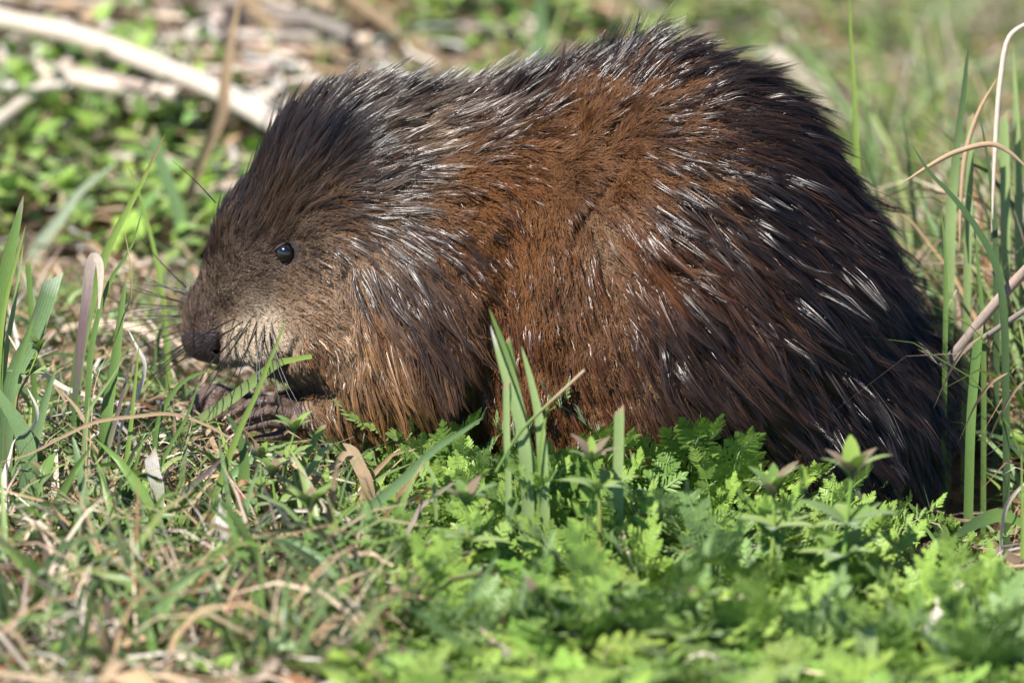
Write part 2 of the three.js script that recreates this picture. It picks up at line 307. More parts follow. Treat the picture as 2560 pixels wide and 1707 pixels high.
// undercoat and guard hair colour (linear)
const K = { grey: [0.1038, 0.06864, 0.04752], dark: [0.072, 0.040, 0.025], warm: [0.140, 0.064, 0.027], rust: [0.142, 0.054, 0.015], tan: [0.198, 0.1214, 0.0704], buff: [0.2904, 0.1936, 0.1232], cream: [0.56, 0.44, 0.31], umber: [0.100, 0.047, 0.021], snout: [0.0616, 0.0396, 0.0308], lip: [0.396, 0.308, 0.22] };
const underColor = field([
  [480, 760, K.snout], [520, 620, K.snout], [560, 480, K.tan], [640, 340, K.tan], [720, 230, K.tan], [820, 260, K.tan], [700, 460, K.tan], [640, 600, K.snout], [800, 400, K.tan], [860, 320, K.tan], [1000, 260, K.tan], [1080, 360, K.tan], [1000, 460, K.warm], [1120, 460, K.warm], [1200, 380, K.umber], [1200, 500, K.rust], [900, 540, K.warm], [1000, 560, K.tan], [1100, 600, K.warm],
  [1200, 620, K.rust], [1290, 450, K.rust], [1300, 600, K.rust], [1280, 760, K.rust], [1230, 900, K.rust], [1210, 1050, K.rust], [1250, 230, K.umber], [1380, 220, K.warm], [1440, 320, K.warm], [1440, 460, K.umber], [1550, 200, K.warm], [1700, 200, K.warm], [1640, 330, K.umber], [1850, 250, K.grey], [2000, 300, K.dark], [2100, 450, K.dark], [2250, 650, K.dark], [2300, 900, K.dark], [2330, 1100, K.dark],
  [1420, 620, K.warm], [1500, 600, K.tan], [1400, 760, K.umber], [1350, 850, K.rust], [1450, 900, K.warm], [1350, 1000, K.rust], [1550, 450, K.warm], [1650, 450, K.warm], [1750, 500, K.warm], [1620, 700, K.warm], [1600, 820, K.warm], [1700, 650, K.warm], [1800, 750, K.warm], [1750, 900, K.warm], [1650, 1000, K.tan], [1950, 500, K.umber], [2000, 700, K.umber], [2000, 900, K.umber], [1850, 1050, K.umber], [2050, 1100, K.dark], [2150, 1250, K.dark],
  [760, 690, K.tan], [830, 680, K.buff], [860, 760, K.buff], [820, 760, K.buff], [720, 740, K.tan], [660, 700, K.grey], [700, 650, K.grey], [780, 600, K.grey], [950, 640, K.tan], [920, 720, K.tan], [960, 820, K.warm], [1060, 760, K.warm], [1050, 900, K.warm], [940, 940, K.tan], [1000, 1060, K.tan], [1100, 1040, K.grey], [860, 850, K.buff], [800, 830, K.tan], [790, 880, K.warm], [860, 930, K.tan],
  [570, 770, K.snout], [585, 790, K.tan], [600, 815, K.cream], [680, 800, K.cream], [730, 810, K.buff], [590, 850, K.cream], [650, 840, K.cream], [700, 840, K.cream], [640, 880, K.cream], [600, 910, K.lip], [700, 900, K.tan], [700, 960, K.tan], [520, 850, K.dark], [515, 800, K.snout], [555, 850, K.dark],
].map(([u, v, c]) => [u, v, ...c]), 3, 3.6);
const G = { black: [0.007, 0.0055, 0.006], brown: [0.020, 0.012, 0.009], red: [0.080, 0.028, 0.008], gold: [0.19, 0.095, 0.036], pale: [0.32, 0.22, 0.14], ash: [0.06, 0.043, 0.036] };
const guardColor = field([
  [500, 650, G.black], [600, 450, G.black], [720, 220, G.black], [800, 400, G.black], [1000, 250, G.black], [1250, 200, G.black], [1500, 130, G.black], [1750, 130, G.black], [2000, 250, G.black], [2250, 600, G.black], [2300, 1000, G.black], [2000, 1100, G.black], [2000, 750, G.black], [1850, 500, G.black],
  [1650, 500, G.brown], [1550, 650, G.red], [1420, 700, G.red], [1300, 700, G.red], [1280, 950, G.red], [1450, 950, G.red], [1650, 800, G.brown], [1700, 1000, G.brown], [1450, 400, G.red], [1520, 480, G.red], [1200, 480, G.red], [1180, 600, G.brown], [1000, 420, G.brown], [1050, 370, G.pale], [1090, 340, G.ash],
  [1000, 600, G.ash], [960, 720, G.ash], [1050, 820, G.brown], [1000, 920, G.gold], [1100, 980, G.brown], [960, 1060, G.gold], [1050, 1100, G.ash], [900, 850, G.gold], [820, 850, G.gold], [800, 770, G.gold], [760, 690, G.ash], [700, 680, G.brown], [640, 650, G.brown], [620, 850, G.pale], [700, 920, G.gold], [880, 680, G.ash],
].map(([u, v, c]) => [u, v, ...c]), 3, 3.4);

// ---- hair ----
const flowAt = (u, v, n, jitter) => {
  const f = flow(u, v), a = Math.atan2(f[1], f[0]) + jitter, t = new V3(Math.cos(a), -Math.sin(a), 0);
  return t.addScaledVector(n, -t.dot(n)).normalize();
};
// points of one hair in pixel space: leaves the skin with `lift`, then lies along the coat at `rest` above it
function hairPath(u, v, w, length, lift, segs, jitter, rest, out) {
  const n = grad(skinFast, u, v, w, 6), p = new V3(u, v, w), h = length / segs;
  let d = flowAt(u, v, n, jitter); d.multiplyScalar(Math.cos(lift)).addScaledVector(n, Math.sin(lift)).normalize();
  out[0].copy(p);
  for (let k = 1; k <= segs; k++) {
    p.addScaledVector(d, h);
    const s = skinFast(p.x, p.y, p.z), want = rest * Math.min(1, k / segs * 1.6);
    if (k < segs && k % 2 === 1) {
      const g = grad(skinFast, p.x, p.y, p.z, 6), t = flowAt(p.x, p.y, g, jitter);
      d.lerp(t.addScaledVector(g, Math.tan(lift) * 0.5), 0.45).normalize();
      if (s < want) p.addScaledVector(g, (want - s) * 0.8);
    } else if (s < want * 0.6) p.addScaledVector(n, (want * 0.6 - s));
    out[k].copy(p);
  }
  return n;
}
const VIEW = new V3(0, 0, 1);
class HairBuild {
  constructor(maxHairs, segs) { const nv = maxHairs * (segs * 2 + 1); this.p = new Float32Array(nv * 3); this.n = new Float32Array(nv * 3); this.c = new Float32Array(nv * 3); this.i = new Uint32Array(maxHairs * (segs * 2 - 1) * 3); this.k = 0; this.f = 0; this.segs = segs; this.max = maxHairs; this.hairs = 0; }
  // two points across, their normals fanned, so that a flat strand shades as a round one
  add(path, n0, halfWidth, c0, c1, c2, roll, fan = 0.9) {
    if (this.hairs >= this.max) return;
    this.hairs++;
    const S = this.segs, T = new V3(), side = new V3(), face = new V3(), q = new V3(), first = this.k;
    for (let k = 0; k <= S; k++) {
      T.subVectors(path[Math.min(S, k + 1)], path[Math.max(0, k - 1)]).normalize();
      face.copy(n0).multiplyScalar(0.6).add(VIEW).addScaledVector(T, 0);
      side.crossVectors(T, face).normalize();
      if (roll) side.applyAxisAngle(T, roll);
      face.crossVectors(side, T).normalize();
      const t = k / S, wd = halfWidth * (t < 0.55 ? 1 : 1 - (t - 0.55) / 0.45), col = t < 0.5 ? mixc(c0, c1, t * 2) : mixc(c1, c2, t * 2 - 1);
      for (let e = k === S ? 0 : -1; e <= (k === S ? 0 : 1); e += 2) {
        q.copy(path[k]).addScaledVector(side, e * wd);
        const P = toWorld(q.x, q.y, q.z), N = q.copy(face).addScaledVector(side, e * fan).normalize(), W = turned(N.x, N.y, N.z), o = this.k++ * 3;
        this.p[o] = P.x; this.p[o + 1] = P.y; this.p[o + 2] = P.z; this.n[o] = W.x; this.n[o + 1] = W.y; this.n[o + 2] = W.z; this.c[o] = col[0]; this.c[o + 1] = col[1]; this.c[o + 2] = col[2];
      }
    }
    for (let k = 0; k < S; k++) { const a = first + k * 2; this.i[this.f++] = a; this.i[this.f++] = a + 2; this.i[this.f++] = a + 1; if (k < S - 1) { this.i[this.f++] = a + 1; this.i[this.f++] = a + 2; this.i[this.f++] = a + 3; } }
  }
  geometry() { const g = new THREE.BufferGeometry(), A = (a, m) => new THREE.BufferAttribute(a.subarray(0, m), 3); g.setAttribute('position', A(this.p, this.k * 3)); g.setAttribute('normal', A(this.n, this.k * 3)); g.setAttribute('color', A(this.c, this.k * 3)); g.setIndex(new THREE.BufferAttribute(this.i.subarray(0, this.f), 1)); return g; }
}
// random roots over the skin, thinner on the far side
const areas = new Float32Array(bodySurface.index.length / 3); let areaSum = 0;
const bp = (i) => new V3(bodySurface.pts[i * 3], bodySurface.pts[i * 3 + 1], bodySurface.pts[i * 3 + 2]);
for (let t = 0; t < areas.length; t++) {
  const [a, b, c] = [0, 1, 2].map((k) => bp(bodySurface.index[t * 3 + k])), x = b.clone().sub(a).cross(c.clone().sub(a)), m = a.add(b).add(c).multiplyScalar(1 / 3), n = grad(skinFast, m.x, m.y, m.z, 8);
  areas[t] = areaSum += x.length() * (n.z > -0.25 ? 1 : 0.22) * (heightPx(m.y, m.z) < -30 ? 0.1 : 1) * (m.x < 760 ? 2.2 : m.x < 1000 ? 1.4 : 1);
}
const root = () => {
  const r = rng() * areaSum; let lo = 0, hi = areas.length - 1; while (lo < hi) { const m = (lo + hi) >> 1; if (areas[m] < r) lo = m + 1; else hi = m; }
  let x = rng(), y = rng(); if (x + y > 1) { x = 1 - x; y = 1 - y; }
  const a = bp(bodySurface.index[lo * 3]), b = bp(bodySurface.index[lo * 3 + 1]), c = bp(bodySurface.index[lo * 3 + 2]);
  return a.multiplyScalar(1 - x - y).addScaledVector(b, x).addScaledVector(c, y);
};
const bare = (p) => Math.hypot(p.x - EYE.u, p.y - EYE.v) < 34 && p.z > EYE.w - 60 || (p.x < 554 && p.y > 842 + 10 * noise(p.x / 20, p.z / 20, 2) && p.y < 905 && p.x > 440) || (p.x < 700 && p.y > 985);
const nearFold = (p) => foldAt(p.x, p.y, p.z)[1];

const UNDER = 262000, under = new HairBuild(UNDER, 2), up3 = [0, 1, 2].map(() => new V3());
for (let k = 0; k < UNDER; k++) {
  const p = root(); if (bare(p)) continue;
  const [, , ul] = shape(p.x, p.y), nf = nearFold(p), col = underColor(p.x, p.y);
  const clump = noise(p.x / 26, p.y / 26, p.z / 26), big = noise(p.x / 90 + 7, p.y / 90, p.z / 90);
  if (nf < 0.6 && rng() < 0.85) continue;
  const len = ul * rnd(0.6, 1.25) * (1 + 0.25 * big);
  const jit = clump * 0.75 + rnd(-0.5, 0.5), lift = clamp(0.32 + 0.22 * big + rnd(-0.18, 0.26), 0.1, 0.9);
  const n = hairPath(p.x, p.y, p.z, len, lift, 2, jit, ul * 0.3, up3);
  const cs = clamp(ul * 0.62, 7, 24), ci = Math.floor(p.x / cs), cj = Math.floor(p.y / cs), tx = (ci + 0.5 + 0.45 * Math.sin(ci * 12.9 + cj * 78.2)) * cs - p.x, ty = (cj + 0.5 + 0.45 * Math.sin(ci * 39.3 + cj * 11.1)) * cs - p.y, pull = new V3(tx, ty, 0);
  pull.addScaledVector(n, -pull.dot(n)); up3[1].addScaledVector(pull, 0.2); up3[2].addScaledVector(pull, 0.45);
  const tone = (0.72 + 0.32 * rng() + 0.2 * clump), c = scalec(mixc(col, rng() < 0.18 && p.x > 800 ? K.rust : col, 0.55), tone);
  under.add(up3, n, rnd(0.7, 1.15) * (p.x < 760 ? 0.75 : 1), c, c, c, rnd(-0.5, 0.5));
}

// guard hair: locks whose hairs run together into a point, then loose single hairs
const SEG = 5, guard = new HairBuild(98000, SEG), gp = [...Array(SEG + 1)].map(() => new V3()), tip = [...Array(SEG + 1)].map(() => new V3());
function lock(p, many, spreadU, gather) {
  const [gl, , ul, lift] = shape(p.x, p.y), len = gl * rnd(0.6, 1.4), jit = noise(p.x / 70, p.y / 70, 3) * 0.25 + rnd(-0.16, 0.16), li = lift * rnd(0.6, 1.6) + (rng() < 0.3 ? (p.x > 1850 && p.y > 450 ? rnd(0.15, 0.5) : 0.18) : 0);
  const n = hairPath(p.x, p.y, p.z, len, li, SEG, jit, ul * rnd(0.55, 0.9), tip), dir = tip[SEG].clone().sub(tip[0]).normalize(), side = dir.clone().cross(n).normalize(), base0 = guardColor(p.x, p.y), baseU = underColor(p.x, p.y);
  const tone = rnd(0.6, 1.4);
  for (let h = 0; h < many; h++) {
    const s = rnd(-1, 1), b = rnd(-0.9, 0.25), q = p.clone().addScaledVector(side, s * spreadU).addScaledVector(dir, b * spreadU * 1.6);
    q.addScaledVector(n, -skinFast(q.x, q.y, q.z));
    const own = len * rnd(0.65, 1.05);
    hairPath(q.x, q.y, q.z, own, li * rnd(0.8, 1.2), SEG, jit + rnd(-0.1, 0.1), ul * rnd(0.5, 0.95), gp);
    for (let k = 1; k <= SEG; k++) { const t = k / SEG, g = gather * Math.pow(t, 1.1); gp[k].lerp(tip[k], g).addScaledVector(side, s * spreadU * 0.10 * (1 - t)); }
    const pale = rng(), c = scalec(base0, tone * rnd(0.7, 1.4)), rootC = mixc(c, baseU, 0.22), rusty = pale < 0.12 ? mixc(c, G.red, 0.7) : c;
    guard.add(gp, n, rnd(0.5, 0.85) * (p.x < 760 ? 0.75 : 1), rootC, rusty, c, s * 0.55 + rnd(-0.6, 0.6), 0.25);
  }
}
let locks = 0;
while (guard.hairs < 88000 && locks < 60000) {
  const p = root(); locks++;
  const [gl, dens] = shape(p.x, p.y);
  if (bare(p) || rng() > dens * 0.58 || nearFold(p) < 0.8) continue;
  const wide = clamp(gl * 0.115, 2.5, 18) * rnd(0.5, 1.4);
  lock(p, Math.round(clamp(gl / 9.5, 4, 18) * rnd(0.5, 1.4)), wide, gl > 60 ? rnd(0.72, 0.97) : rnd(0.5, 0.9));
}
for (let k = 0; k < 60000 && guard.hairs < 97000; k++) {
  const p = root(); if (bare(p) || nearFold(p) < 0.5) continue;
  const [gl, dens, ul, lift] = shape(p.x, p.y); if (rng() > 0.1 + 0.8 * dens) continue;
  const n = hairPath(p.x, p.y, p.z, gl * rnd(0.35, 0.9), lift * rnd(0.8, 2), SEG, rnd(-0.3, 0.3) + noise(p.x / 50, p.y / 50, 1) * 0.3, ul * rnd(0.5, 1), gp);
  const c = scalec(mixc(guardColor(p.x, p.y), underColor(p.x, p.y), rng() * 0.7), rnd(0.7, 1.3));
  guard.add(gp, n, rnd(0.5, 0.85) * (p.x < 760 ? 0.7 : 1), c, c, c, rnd(-0.8, 0.8), 0.3);
}

// ---- skin, paws, tail: one continuous body ----
const pawSurface = surface((u, v, w) => cones(PAWS, u, v, w) + 0.5 * noise(u / 9, v / 9, w / 9), [440, 930, -200], [960, 1140, 340], 3.6);
const skinColor = (u, v) => {
  if (u < 760 && v > 940) return mixc([0.075, 0.047, 0.035], [0.135, 0.086, 0.064], 0.5 + 0.5 * noise(u / 30, v / 30, 0));
  if (u < 562 && v > 828 + 10 * noise(u / 20, v / 20, 2)) return mixc([0.018, 0.012, 0.012], [0.045, 0.030, 0.030], clamp(0.4 + 0.6 * noise(u / 14, v / 14, 0)));
  if (Math.hypot(u - EYE.u, v - EYE.v) < 36) return [0.045, 0.034, 0.032];
  return underColor(u, v);
};
function skinGeometry({ pts, index }, f) {
  const b = new Build(true);
  for (let k = 0; k < pts.length; k += 3) {
    const [u, v, w] = [pts[k], pts[k + 1], pts[k + 2]], g = grad(f, u, v, w, f === skinFast ? 5 : 3);
    b.v(toWorld(u, v, w), turned(g.x, g.y, g.z), skinColor(u, v), u / 120, v / 120 + w / 120);
  }
  b.i = index;
  return b.geometry();
}
const tailPath = curve([toWorld(2120, 1290, lean(1290) - 40), toWorld(2230, 1330, lean(1330) + 130), onGround(2285, 1490, 0.006), onGround(2380, 1512, 0.007), onGround(2480, 1522, 0.007), onGround(2620, 1530, 0.006), onGround(2760, 1500, 0.005)], 60);
const tailBuild = new Build().stalk(tailPath, (t) => 0.0085 * (1 - 0.72 * t), (t) => scalec([0.022, 0.016, 0.015], 0.8 + 0.5 * ((Math.floor(t * 170) % 2))), 14);
const bodyGeometry = mergeGeometries([skinGeometry(bodySurface, skinFast), skinGeometry(surface((u, v, w) => skin(u, v, w) - 2.2 + 0.9 * noise(u / 7, v / 7, w / 7), [440, 824, -60], [572, 916, 260], 3.2), (u, v, w) => skin(u, v, w) + 0.9 * noise(u / 7, v / 7, w / 7)), skinGeometry(pawSurface, (u, v, w) => cones(PAWS, u, v, w)), tailBuild.geometry()]);
function grain(size, fn, srgb) {
  const d = new Uint8Array(size * size * 4);
  for (let y = 0; y < size; y++) for (let x = 0; x < size; x++) { const c = fn(x / size, y / size), o = (y * size + x) * 4; for (let k = 0; k < 3; k++) d[o + k] = clamp(Array.isArray(c) ? c[k] : c) * 255; d[o + 3] = 255; }
  const t = new THREE.DataTexture(d, size, size); t.wrapS = t.wrapT = THREE.RepeatWrapping; t.magFilter = THREE.LinearFilter; t.minFilter = THREE.LinearMipmapLinearFilter; t.generateMipmaps = true; if (srgb) t.colorSpace = THREE.SRGBColorSpace; t.needsUpdate = true; return t;
}
const tile = (x, y, k, z) => { const a = x * 2 * Math.PI, b = y * 2 * Math.PI; return noise(k * Math.cos(a) + 9 * z, k * Math.sin(a) + k * Math.cos(b), k * Math.sin(b) + z); };
const leather = grain(256, (x, y) => 0.5 + 0.3 * tile(x, y, 3, 1) + 0.3 * tile(x, y, 7, 2));
const M = {
  skin: new THREE.MeshPhysicalMaterial({ vertexColors: true, roughness: 0.36, bumpMap: leather, bumpScale: 0.0004, name: 'skin' }),
  under: new THREE.MeshPhysicalMaterial({ vertexColors: true, roughness: 0.6, specularIntensity: 0.3, name: 'undercoat', side: THREE.DoubleSide }),
  guard: new THREE.MeshPhysicalMaterial({ vertexColors: true, roughness: 0.28, specularIntensity: 0.72, ior: 1.55, name: 'guard hair', side: THREE.DoubleSide }),
  eye: new THREE.MeshPhysicalMaterial({ color: new THREE.Color(0.006, 0.005, 0.005), roughness: 0.06, clearcoat: 1, clearcoatRoughness: 0.02, name: 'eye' }),
  lid: new THREE.MeshPhysicalMaterial({ color: new THREE.Color(0.05, 0.036, 0.032), roughness: 0.45, name: 'eyelid' }),
  whisker: new THREE.MeshPhysicalMaterial({ color: new THREE.Color(0.012, 0.010, 0.010), roughness: 0.35, name: 'whisker' }),
  claw: new THREE.MeshPhysicalMaterial({ color: new THREE.Color(0.42, 0.27, 0.22), roughness: 0.35, name: 'claw' }),
};
const muskrat = base('muskrat', new V3(0, 0, 0));
tag(muskrat, 'wet brown muskrat crouching in grass and feeding from its forepaws', 'muskrat');
meshOf('body', bodyGeometry, M.skin, muskrat);
const u1 = meshOf('undercoat_fur', under.geometry(), M.under, muskrat); u1.userData = { kind: 'stuff', label: 'dense short woolly brown undercoat' };
const g1 = meshOf('guard_hair', guard.geometry(), M.guard, muskrat); g1.userData = { kind: 'stuff', label: 'long glossy dark guard hair in wet pointed locks' };
const eyeC = toWorld(EYE.u, EYE.v, EYE.w - 14), eyeball = new THREE.SphereGeometry(EYE.r * UNIT, 32, 24);
const eye = meshOf('eye', eyeball, M.eye, muskrat); eye.position.copy(eyeC); eye.userData.label = 'shiny black bead eye';
// two lids: caps of a slightly larger ball, leaving a slanted almond open
for (const [s, turn, open, r] of [[1, 0.50, 1.02, 1.10], [-1, 0.42, 0.92, 1.07]]) {
  const lid = meshOf('eyelid', new THREE.SphereGeometry(EYE.r * r * UNIT, 36, 12, 0, Math.PI * 2, 0, open), M.lid, muskrat);
  const pole = new V3(-Math.sin(turn) * s, Math.cos(turn) * s, -0.28).normalize();
  lid.quaternion.setFromUnitVectors(new V3(0, 1, 0), new V3().addScaledVector(RIGHT, pole.x).addScaledVector(UP, pole.y).addScaledVector(BACK, pole.z).normalize()); lid.position.copy(eyeC);
}
// whiskers: root pixel, angle, length, bend
const whisker = (u, v, w, ang, len, bend, out) => {
  const a = ang * Math.PI / 180, pts = [];
  for (let k = 0; k <= 7; k++) { const t = k / 7, x = a + bend * t; pts.push(toWorld(u + Math.cos(x) * len * t, v - Math.sin(x) * len * t, w + out * t * len)); }
  const b = new Build(); b.stalk(pts, (t) => (1.5 * Math.pow(1 - t, 0.8) + 0.35) * UNIT, () => [1, 1, 1], 5);
  meshOf('whisker', b.geometry(), M.whisker, muskrat);
};
for (let k = 0; k < 15; k++) { const r = (k * 5) % 6, c = Math.floor(k / 6), u = 596 + r * 17 + rnd(-4, 4), v = 800 + c * 19 + rnd(-4, 4); whisker(u, v, march(skin, u, v), 206 + r * 12 + c * 6 + rnd(-9, 9), rnd(200, 360) - c * 10, rnd(-0.1, 0.35), rnd(0.25, 0.6)); }
for (let k = 0; k < 20; k++) { const c = k % 8, u = 474 + rnd(-6, 22), v = 740 + c * 17 + rnd(-5, 5); whisker(u, v, lean(v) - 25, 158 + c * 8.5 + rnd(-6, 6), rnd(130, 270), rnd(-0.08, 0.2), rnd(-0.35, 0.05)); }
whisker(545, 510, lean(510) + 30, 130, 150, 0.1, 0.2); whisker(470, 720, lean(720), 138, 180, -0.1, -0.1);
const clawOf = (u, v, w, du, dv, len) => meshOf('claw', new Build().stalk(curve([toWorld(u, v, w), toWorld(u + du * len * 0.5, v + dv * len * 0.5, w + 3), toWorld(u + du * len, v + dv * len + 3, w)], 6), (t) => (7 * (1 - t) + 0.8) * UNIT, () => [1, 1, 1], 8).geometry(), M.claw, muskrat);
for (const [u, v, w, du, dv] of [[584, 1034, 160, -0.9, 0.5], [590, 1060, 176, -0.8, 0.55], [598, 1080, 168, -0.8, 0.55], [626, 1100, 154, -1, 0.1]]) clawOf(u, v, w + lean(v), du, dv, 26);

// ---------- ground ----------
{
  const N = 170, pos = [], uv = [], idx = [], warp = (t) => 0.55 * t + 60 * Math.pow(t, 9);
  for (let j = 0; j <= N; j++) for (let i = 0; i <= N; i++) {
    const x = warp(i / N * 2 - 1), z = warp(j / N * 2 - 1) - 0.2;
    pos.push(x, land(x, z) - 0.002 + 0.0015 * noise(x * 60, z * 60, 8), z); uv.push(x * 4, z * 4);
    if (i && j) { const a = j * (N + 1) + i; idx.push(a - N - 2, a - 1, a, a - N - 2, a, a - N - 1); }
  }
  const g = new THREE.BufferGeometry();
  g.setAttribute('position', new THREE.Float32BufferAttribute(pos, 3)); g.setAttribute('uv', new THREE.Float32BufferAttribute(uv, 2)); g.setIndex(idx); g.computeVertexNormals();
  const soil = grain(512, (x, y) => { const a = 0.5 + 0.5 * tile(x, y, 4, 3), b = 0.5 + 0.5 * tile(x, y, 22, 5), c = tile(x, y, 50, 6); const k = clamp(a * 0.5 + b * 0.5 + c * 0.15); return [mix(0.30, 0.60, k), mix(0.22, 0.49, k), mix(0.13, 0.33, k)]; }, true);
  const rough = grain(256, (x, y) => 0.5 + 0.3 * tile(x, y, 9, 2) + 0.3 * tile(x, y, 30, 7));
  const ground = meshOf('ground', g, new THREE.MeshStandardMaterial({ map: soil, roughness: 1, bumpMap: rough, bumpScale: 0.004, name: 'soil' }));
  ground.userData.kind = 'structure';
}
const veins = grain(256, (x, y) => (0.74 + 0.22 * (0.5 + 0.5 * Math.sin(x * Math.PI * 2 * 6 + 0.4 * tile(x, y, 2, 9))) + 0.14 * tile(x, y, 3, 4)) * (tile(x, y, 9, 8) > 0.62 ? 0.72 : 1), false);
const fibres = grain(256, (x, y) => 0.86 + 0.16 * noise(x * 26, y * 2.0, 3) + 0.12 * noise(x * 7, y * 9, 5), false);
const leafy = (o) => new THREE.MeshPhysicalMaterial({ vertexColors: true, roughness: 1, transmission: 0.28, thickness: 0, clearcoat: 0.45, clearcoatRoughness: 0.34, side: THREE.DoubleSide, ...o });
const L = {
  blade: leafy({ map: veins, name: 'grass blade' }),
  leaf: leafy({ name: 'herb leaf', transmission: 0.32, clearcoat: 0.3 }),
  dry: leafy({ map: fibres, name: 'dry grass', transmission: 0.22, clearcoat: 0.25, clearcoatRoughness: 0.45 }),
  stem: new THREE.MeshPhysicalMaterial({ vertexColors: true, roughness: 0.55, name: 'stem' }),
};
const C = {
  green: [0.125, 0.225, 0.032], blue: [0.150, 0.255, 0.085], lime: [0.22, 0.33, 0.045], deep: [0.055, 0.115, 0.022], pale: [0.29, 0.40, 0.13], mist: [0.42, 0.50, 0.33],
  straw: [0.46, 0.32, 0.185], bone: [0.70, 0.59, 0.47], white: [0.70, 0.64, 0.57], rust: [0.30, 0.145, 0.065], plum: [0.16, 0.075, 0.105], pink: [0.48, 0.35, 0.28], grey: [0.28, 0.235, 0.20], umber: [0.13, 0.075, 0.04], herb: [0.15, 0.27, 0.022], fern: [0.24, 0.37, 0.055],
};
const vary = (c, k = 0.25) => { const a = 1 + rnd(-k, k), b = rnd(-k, k) * 0.4; return [c[0] * a * (1 + b), c[1] * a, c[2] * a * (1 - b)]; };

// ---------- dead grass and short grass that nobody could count ----------
const inBelly = (x, z) => Math.hypot((x - 0.075) / 0.125, (z - 0.0) / 0.06) < 1;
{
  const b = new Build(); let made = 0;
  while (made < 15000) {
    const x = rnd(-0.34, 0.34), z = 0.34 - 1.7 * Math.pow(rng(), 1.3), [px, py] = pixelOf(new V3(x, land(x, z), z));
    if (px < -160 || px > 2720 || inBelly(x, z)) continue;
    const front = smooth(820, 1150, px) * smooth(1290, 1400, py);
    if (rng() < front * 0.75) continue;
    made++;
    const y = land(x, z), len = rnd(0.015, 0.065) * (rng() < 0.15 ? 1.7 : 1), a = rnd(0, 6.283), k = rnd(-1.4, 1.4), lift = Math.pow(rng(), 2) * 0.014 + 0.001, arch = rnd(-0.001, 0.007), pts = [];
    for (let s = 0; s <= 4; s++) { const t = s / 4 - 0.5, q = a + k * t; pts.push(new V3(x + Math.cos(q) * len * t, y + lift + arch * (1 - 4 * t * t) + t * rnd(-0.3, 0.3) * 0.01, z + Math.sin(q) * len * t)); }
    const reedy = px < 760 && py < 260 && rng() < 0.3; if (reedy) { const m = pts[2].clone(); for (const q of pts) q.sub(m).multiplyScalar(2.2).add(m).setY(q.y + 0.01 * rng()); }
    const c = vary(reedy ? C.bone : pick([C.straw, C.straw, C.bone, C.bone, C.rust, C.pink, C.grey, C.umber, C.straw, C.white]), 0.3), w = (0.0003 + 0.0016 * Math.pow(rng(), 2.5)) * (reedy ? 2.2 : z < -0.2 ? 1.5 : z > 0.05 && rng() < 0.3 ? 2.4 : 1);
    b.blade(pts, (t) => w * (1 - 0.5 * Math.abs(2 * t - 1)), () => c, new V3(rnd(-0.7, 0.7), 1, rnd(-0.7, 0.7)), rnd(-0.2, 0.8), rnd(-2, 2));
  }
  for (let k = 0; k < 120; k++) {   // long pale straws crossing one another behind the head
    const p = onGround(rnd(-150, 760), rnd(-150, 255), rnd(0.004, 0.03)), len = rnd(0.03, 0.14), a = rng() < 0.65 ? rnd(0.5, 1.25) : rnd(0, 3.14), up = rnd(-0.15, 0.35), pts = [];
    for (let s = 0; s <= 4; s++) { const t = s / 4 - 0.5; pts.push(new V3(p.x + Math.cos(a) * len * t, p.y + up * len * t - 0.006 * t * t, p.z + Math.sin(a) * len * t + 0.01 * t * t)); }
    const c = vary(pick([C.bone, C.bone, C.straw, C.white, C.pink]), 0.15), w = 0.0008 + 0.0026 * Math.pow(rng(), 1.5);
    b.stalk(pts, () => w, () => c, 6);
  }
  const o = meshOf('dead_grass', b.geometry(), L.dry); o.userData = { kind: 'stuff', label: 'matted dead straw-coloured grass lying over the ground', category: 'dead grass' };
}
{
  const b = new Build(); let made = 0;
  while (made < 8200) {
    const x = rnd(-0.34, 0.34), z = 0.34 - 1.9 * Math.pow(rng(), 1.3), [px, py] = pixelOf(new V3(x, land(x, z), z));
    if (px < -160 || px > 2720 || inBelly(x, z)) continue;
    const front = smooth(820, 1150, px) * smooth(1290, 1400, py), paws = smooth(900, 700, px) * smooth(420, 560, px) * smooth(1010, 1050, py) * smooth(1330, 1290, py);
    const back = smooth(300, 0, py), patch = noise(x * 7, z * 5, 12);
    if (rng() < front * 0.9 + paws * 0.6 || (patch < 0.05 - back * 0.25 - 0.6 * smooth(2200, 2330, px) * smooth(1150, 1000, py) && rng() < 0.75)) continue;
    if (px > 430 && px < 1300 && py < 1250 && py > 950 && z > -0.12) { if (rng() < 0.6) continue; }
    made++;
    const y = land(x, z), far = smooth(-0.1, -0.5, z), len = rnd(0.009, 0.034) * (1 + 1.2 * smooth(2200, 2330, px) * smooth(250, 450, py) * smooth(1150, 950, py)) * (1 + far * rnd(0.2, 1.3)), a = rnd(0, 6.283), tilt = rnd(0.05, 0.75), bend = rnd(0, 0.9), pts = [];
    for (let s = 0; s <= 4; s++) { const t = s / 4, q = tilt + bend * t; pts.push(new V3(x + Math.cos(a) * Math.sin(q) * len * t, y - 0.001 + Math.cos(q) * len * t, z + Math.sin(a) * Math.sin(q) * len * t)); }
    const c = vary(pick([C.green, C.green, C.blue, C.lime, C.lime, C.pale]), 0.25), tipc = rng() < 0.2 ? C.straw : c, w = (0.0003 + 0.001 * Math.pow(rng(), 1.6)) * (1 + far * 0.8);
    b.blade(pts, (t) => w * (1 - Math.pow(t, 2.2)) + 0.00005, (t) => mixc(c, tipc, Math.pow(t, 4)), new V3(rnd(-1, 1), rnd(0, 0.6), 1), rnd(0.1, 0.6), rnd(-0.8, 0.8));
  }
  const o = meshOf('grass', b.geometry(), L.blade); o.userData = { kind: 'stuff', label: 'short green grass growing through the dead thatch', category: 'grass' };
}
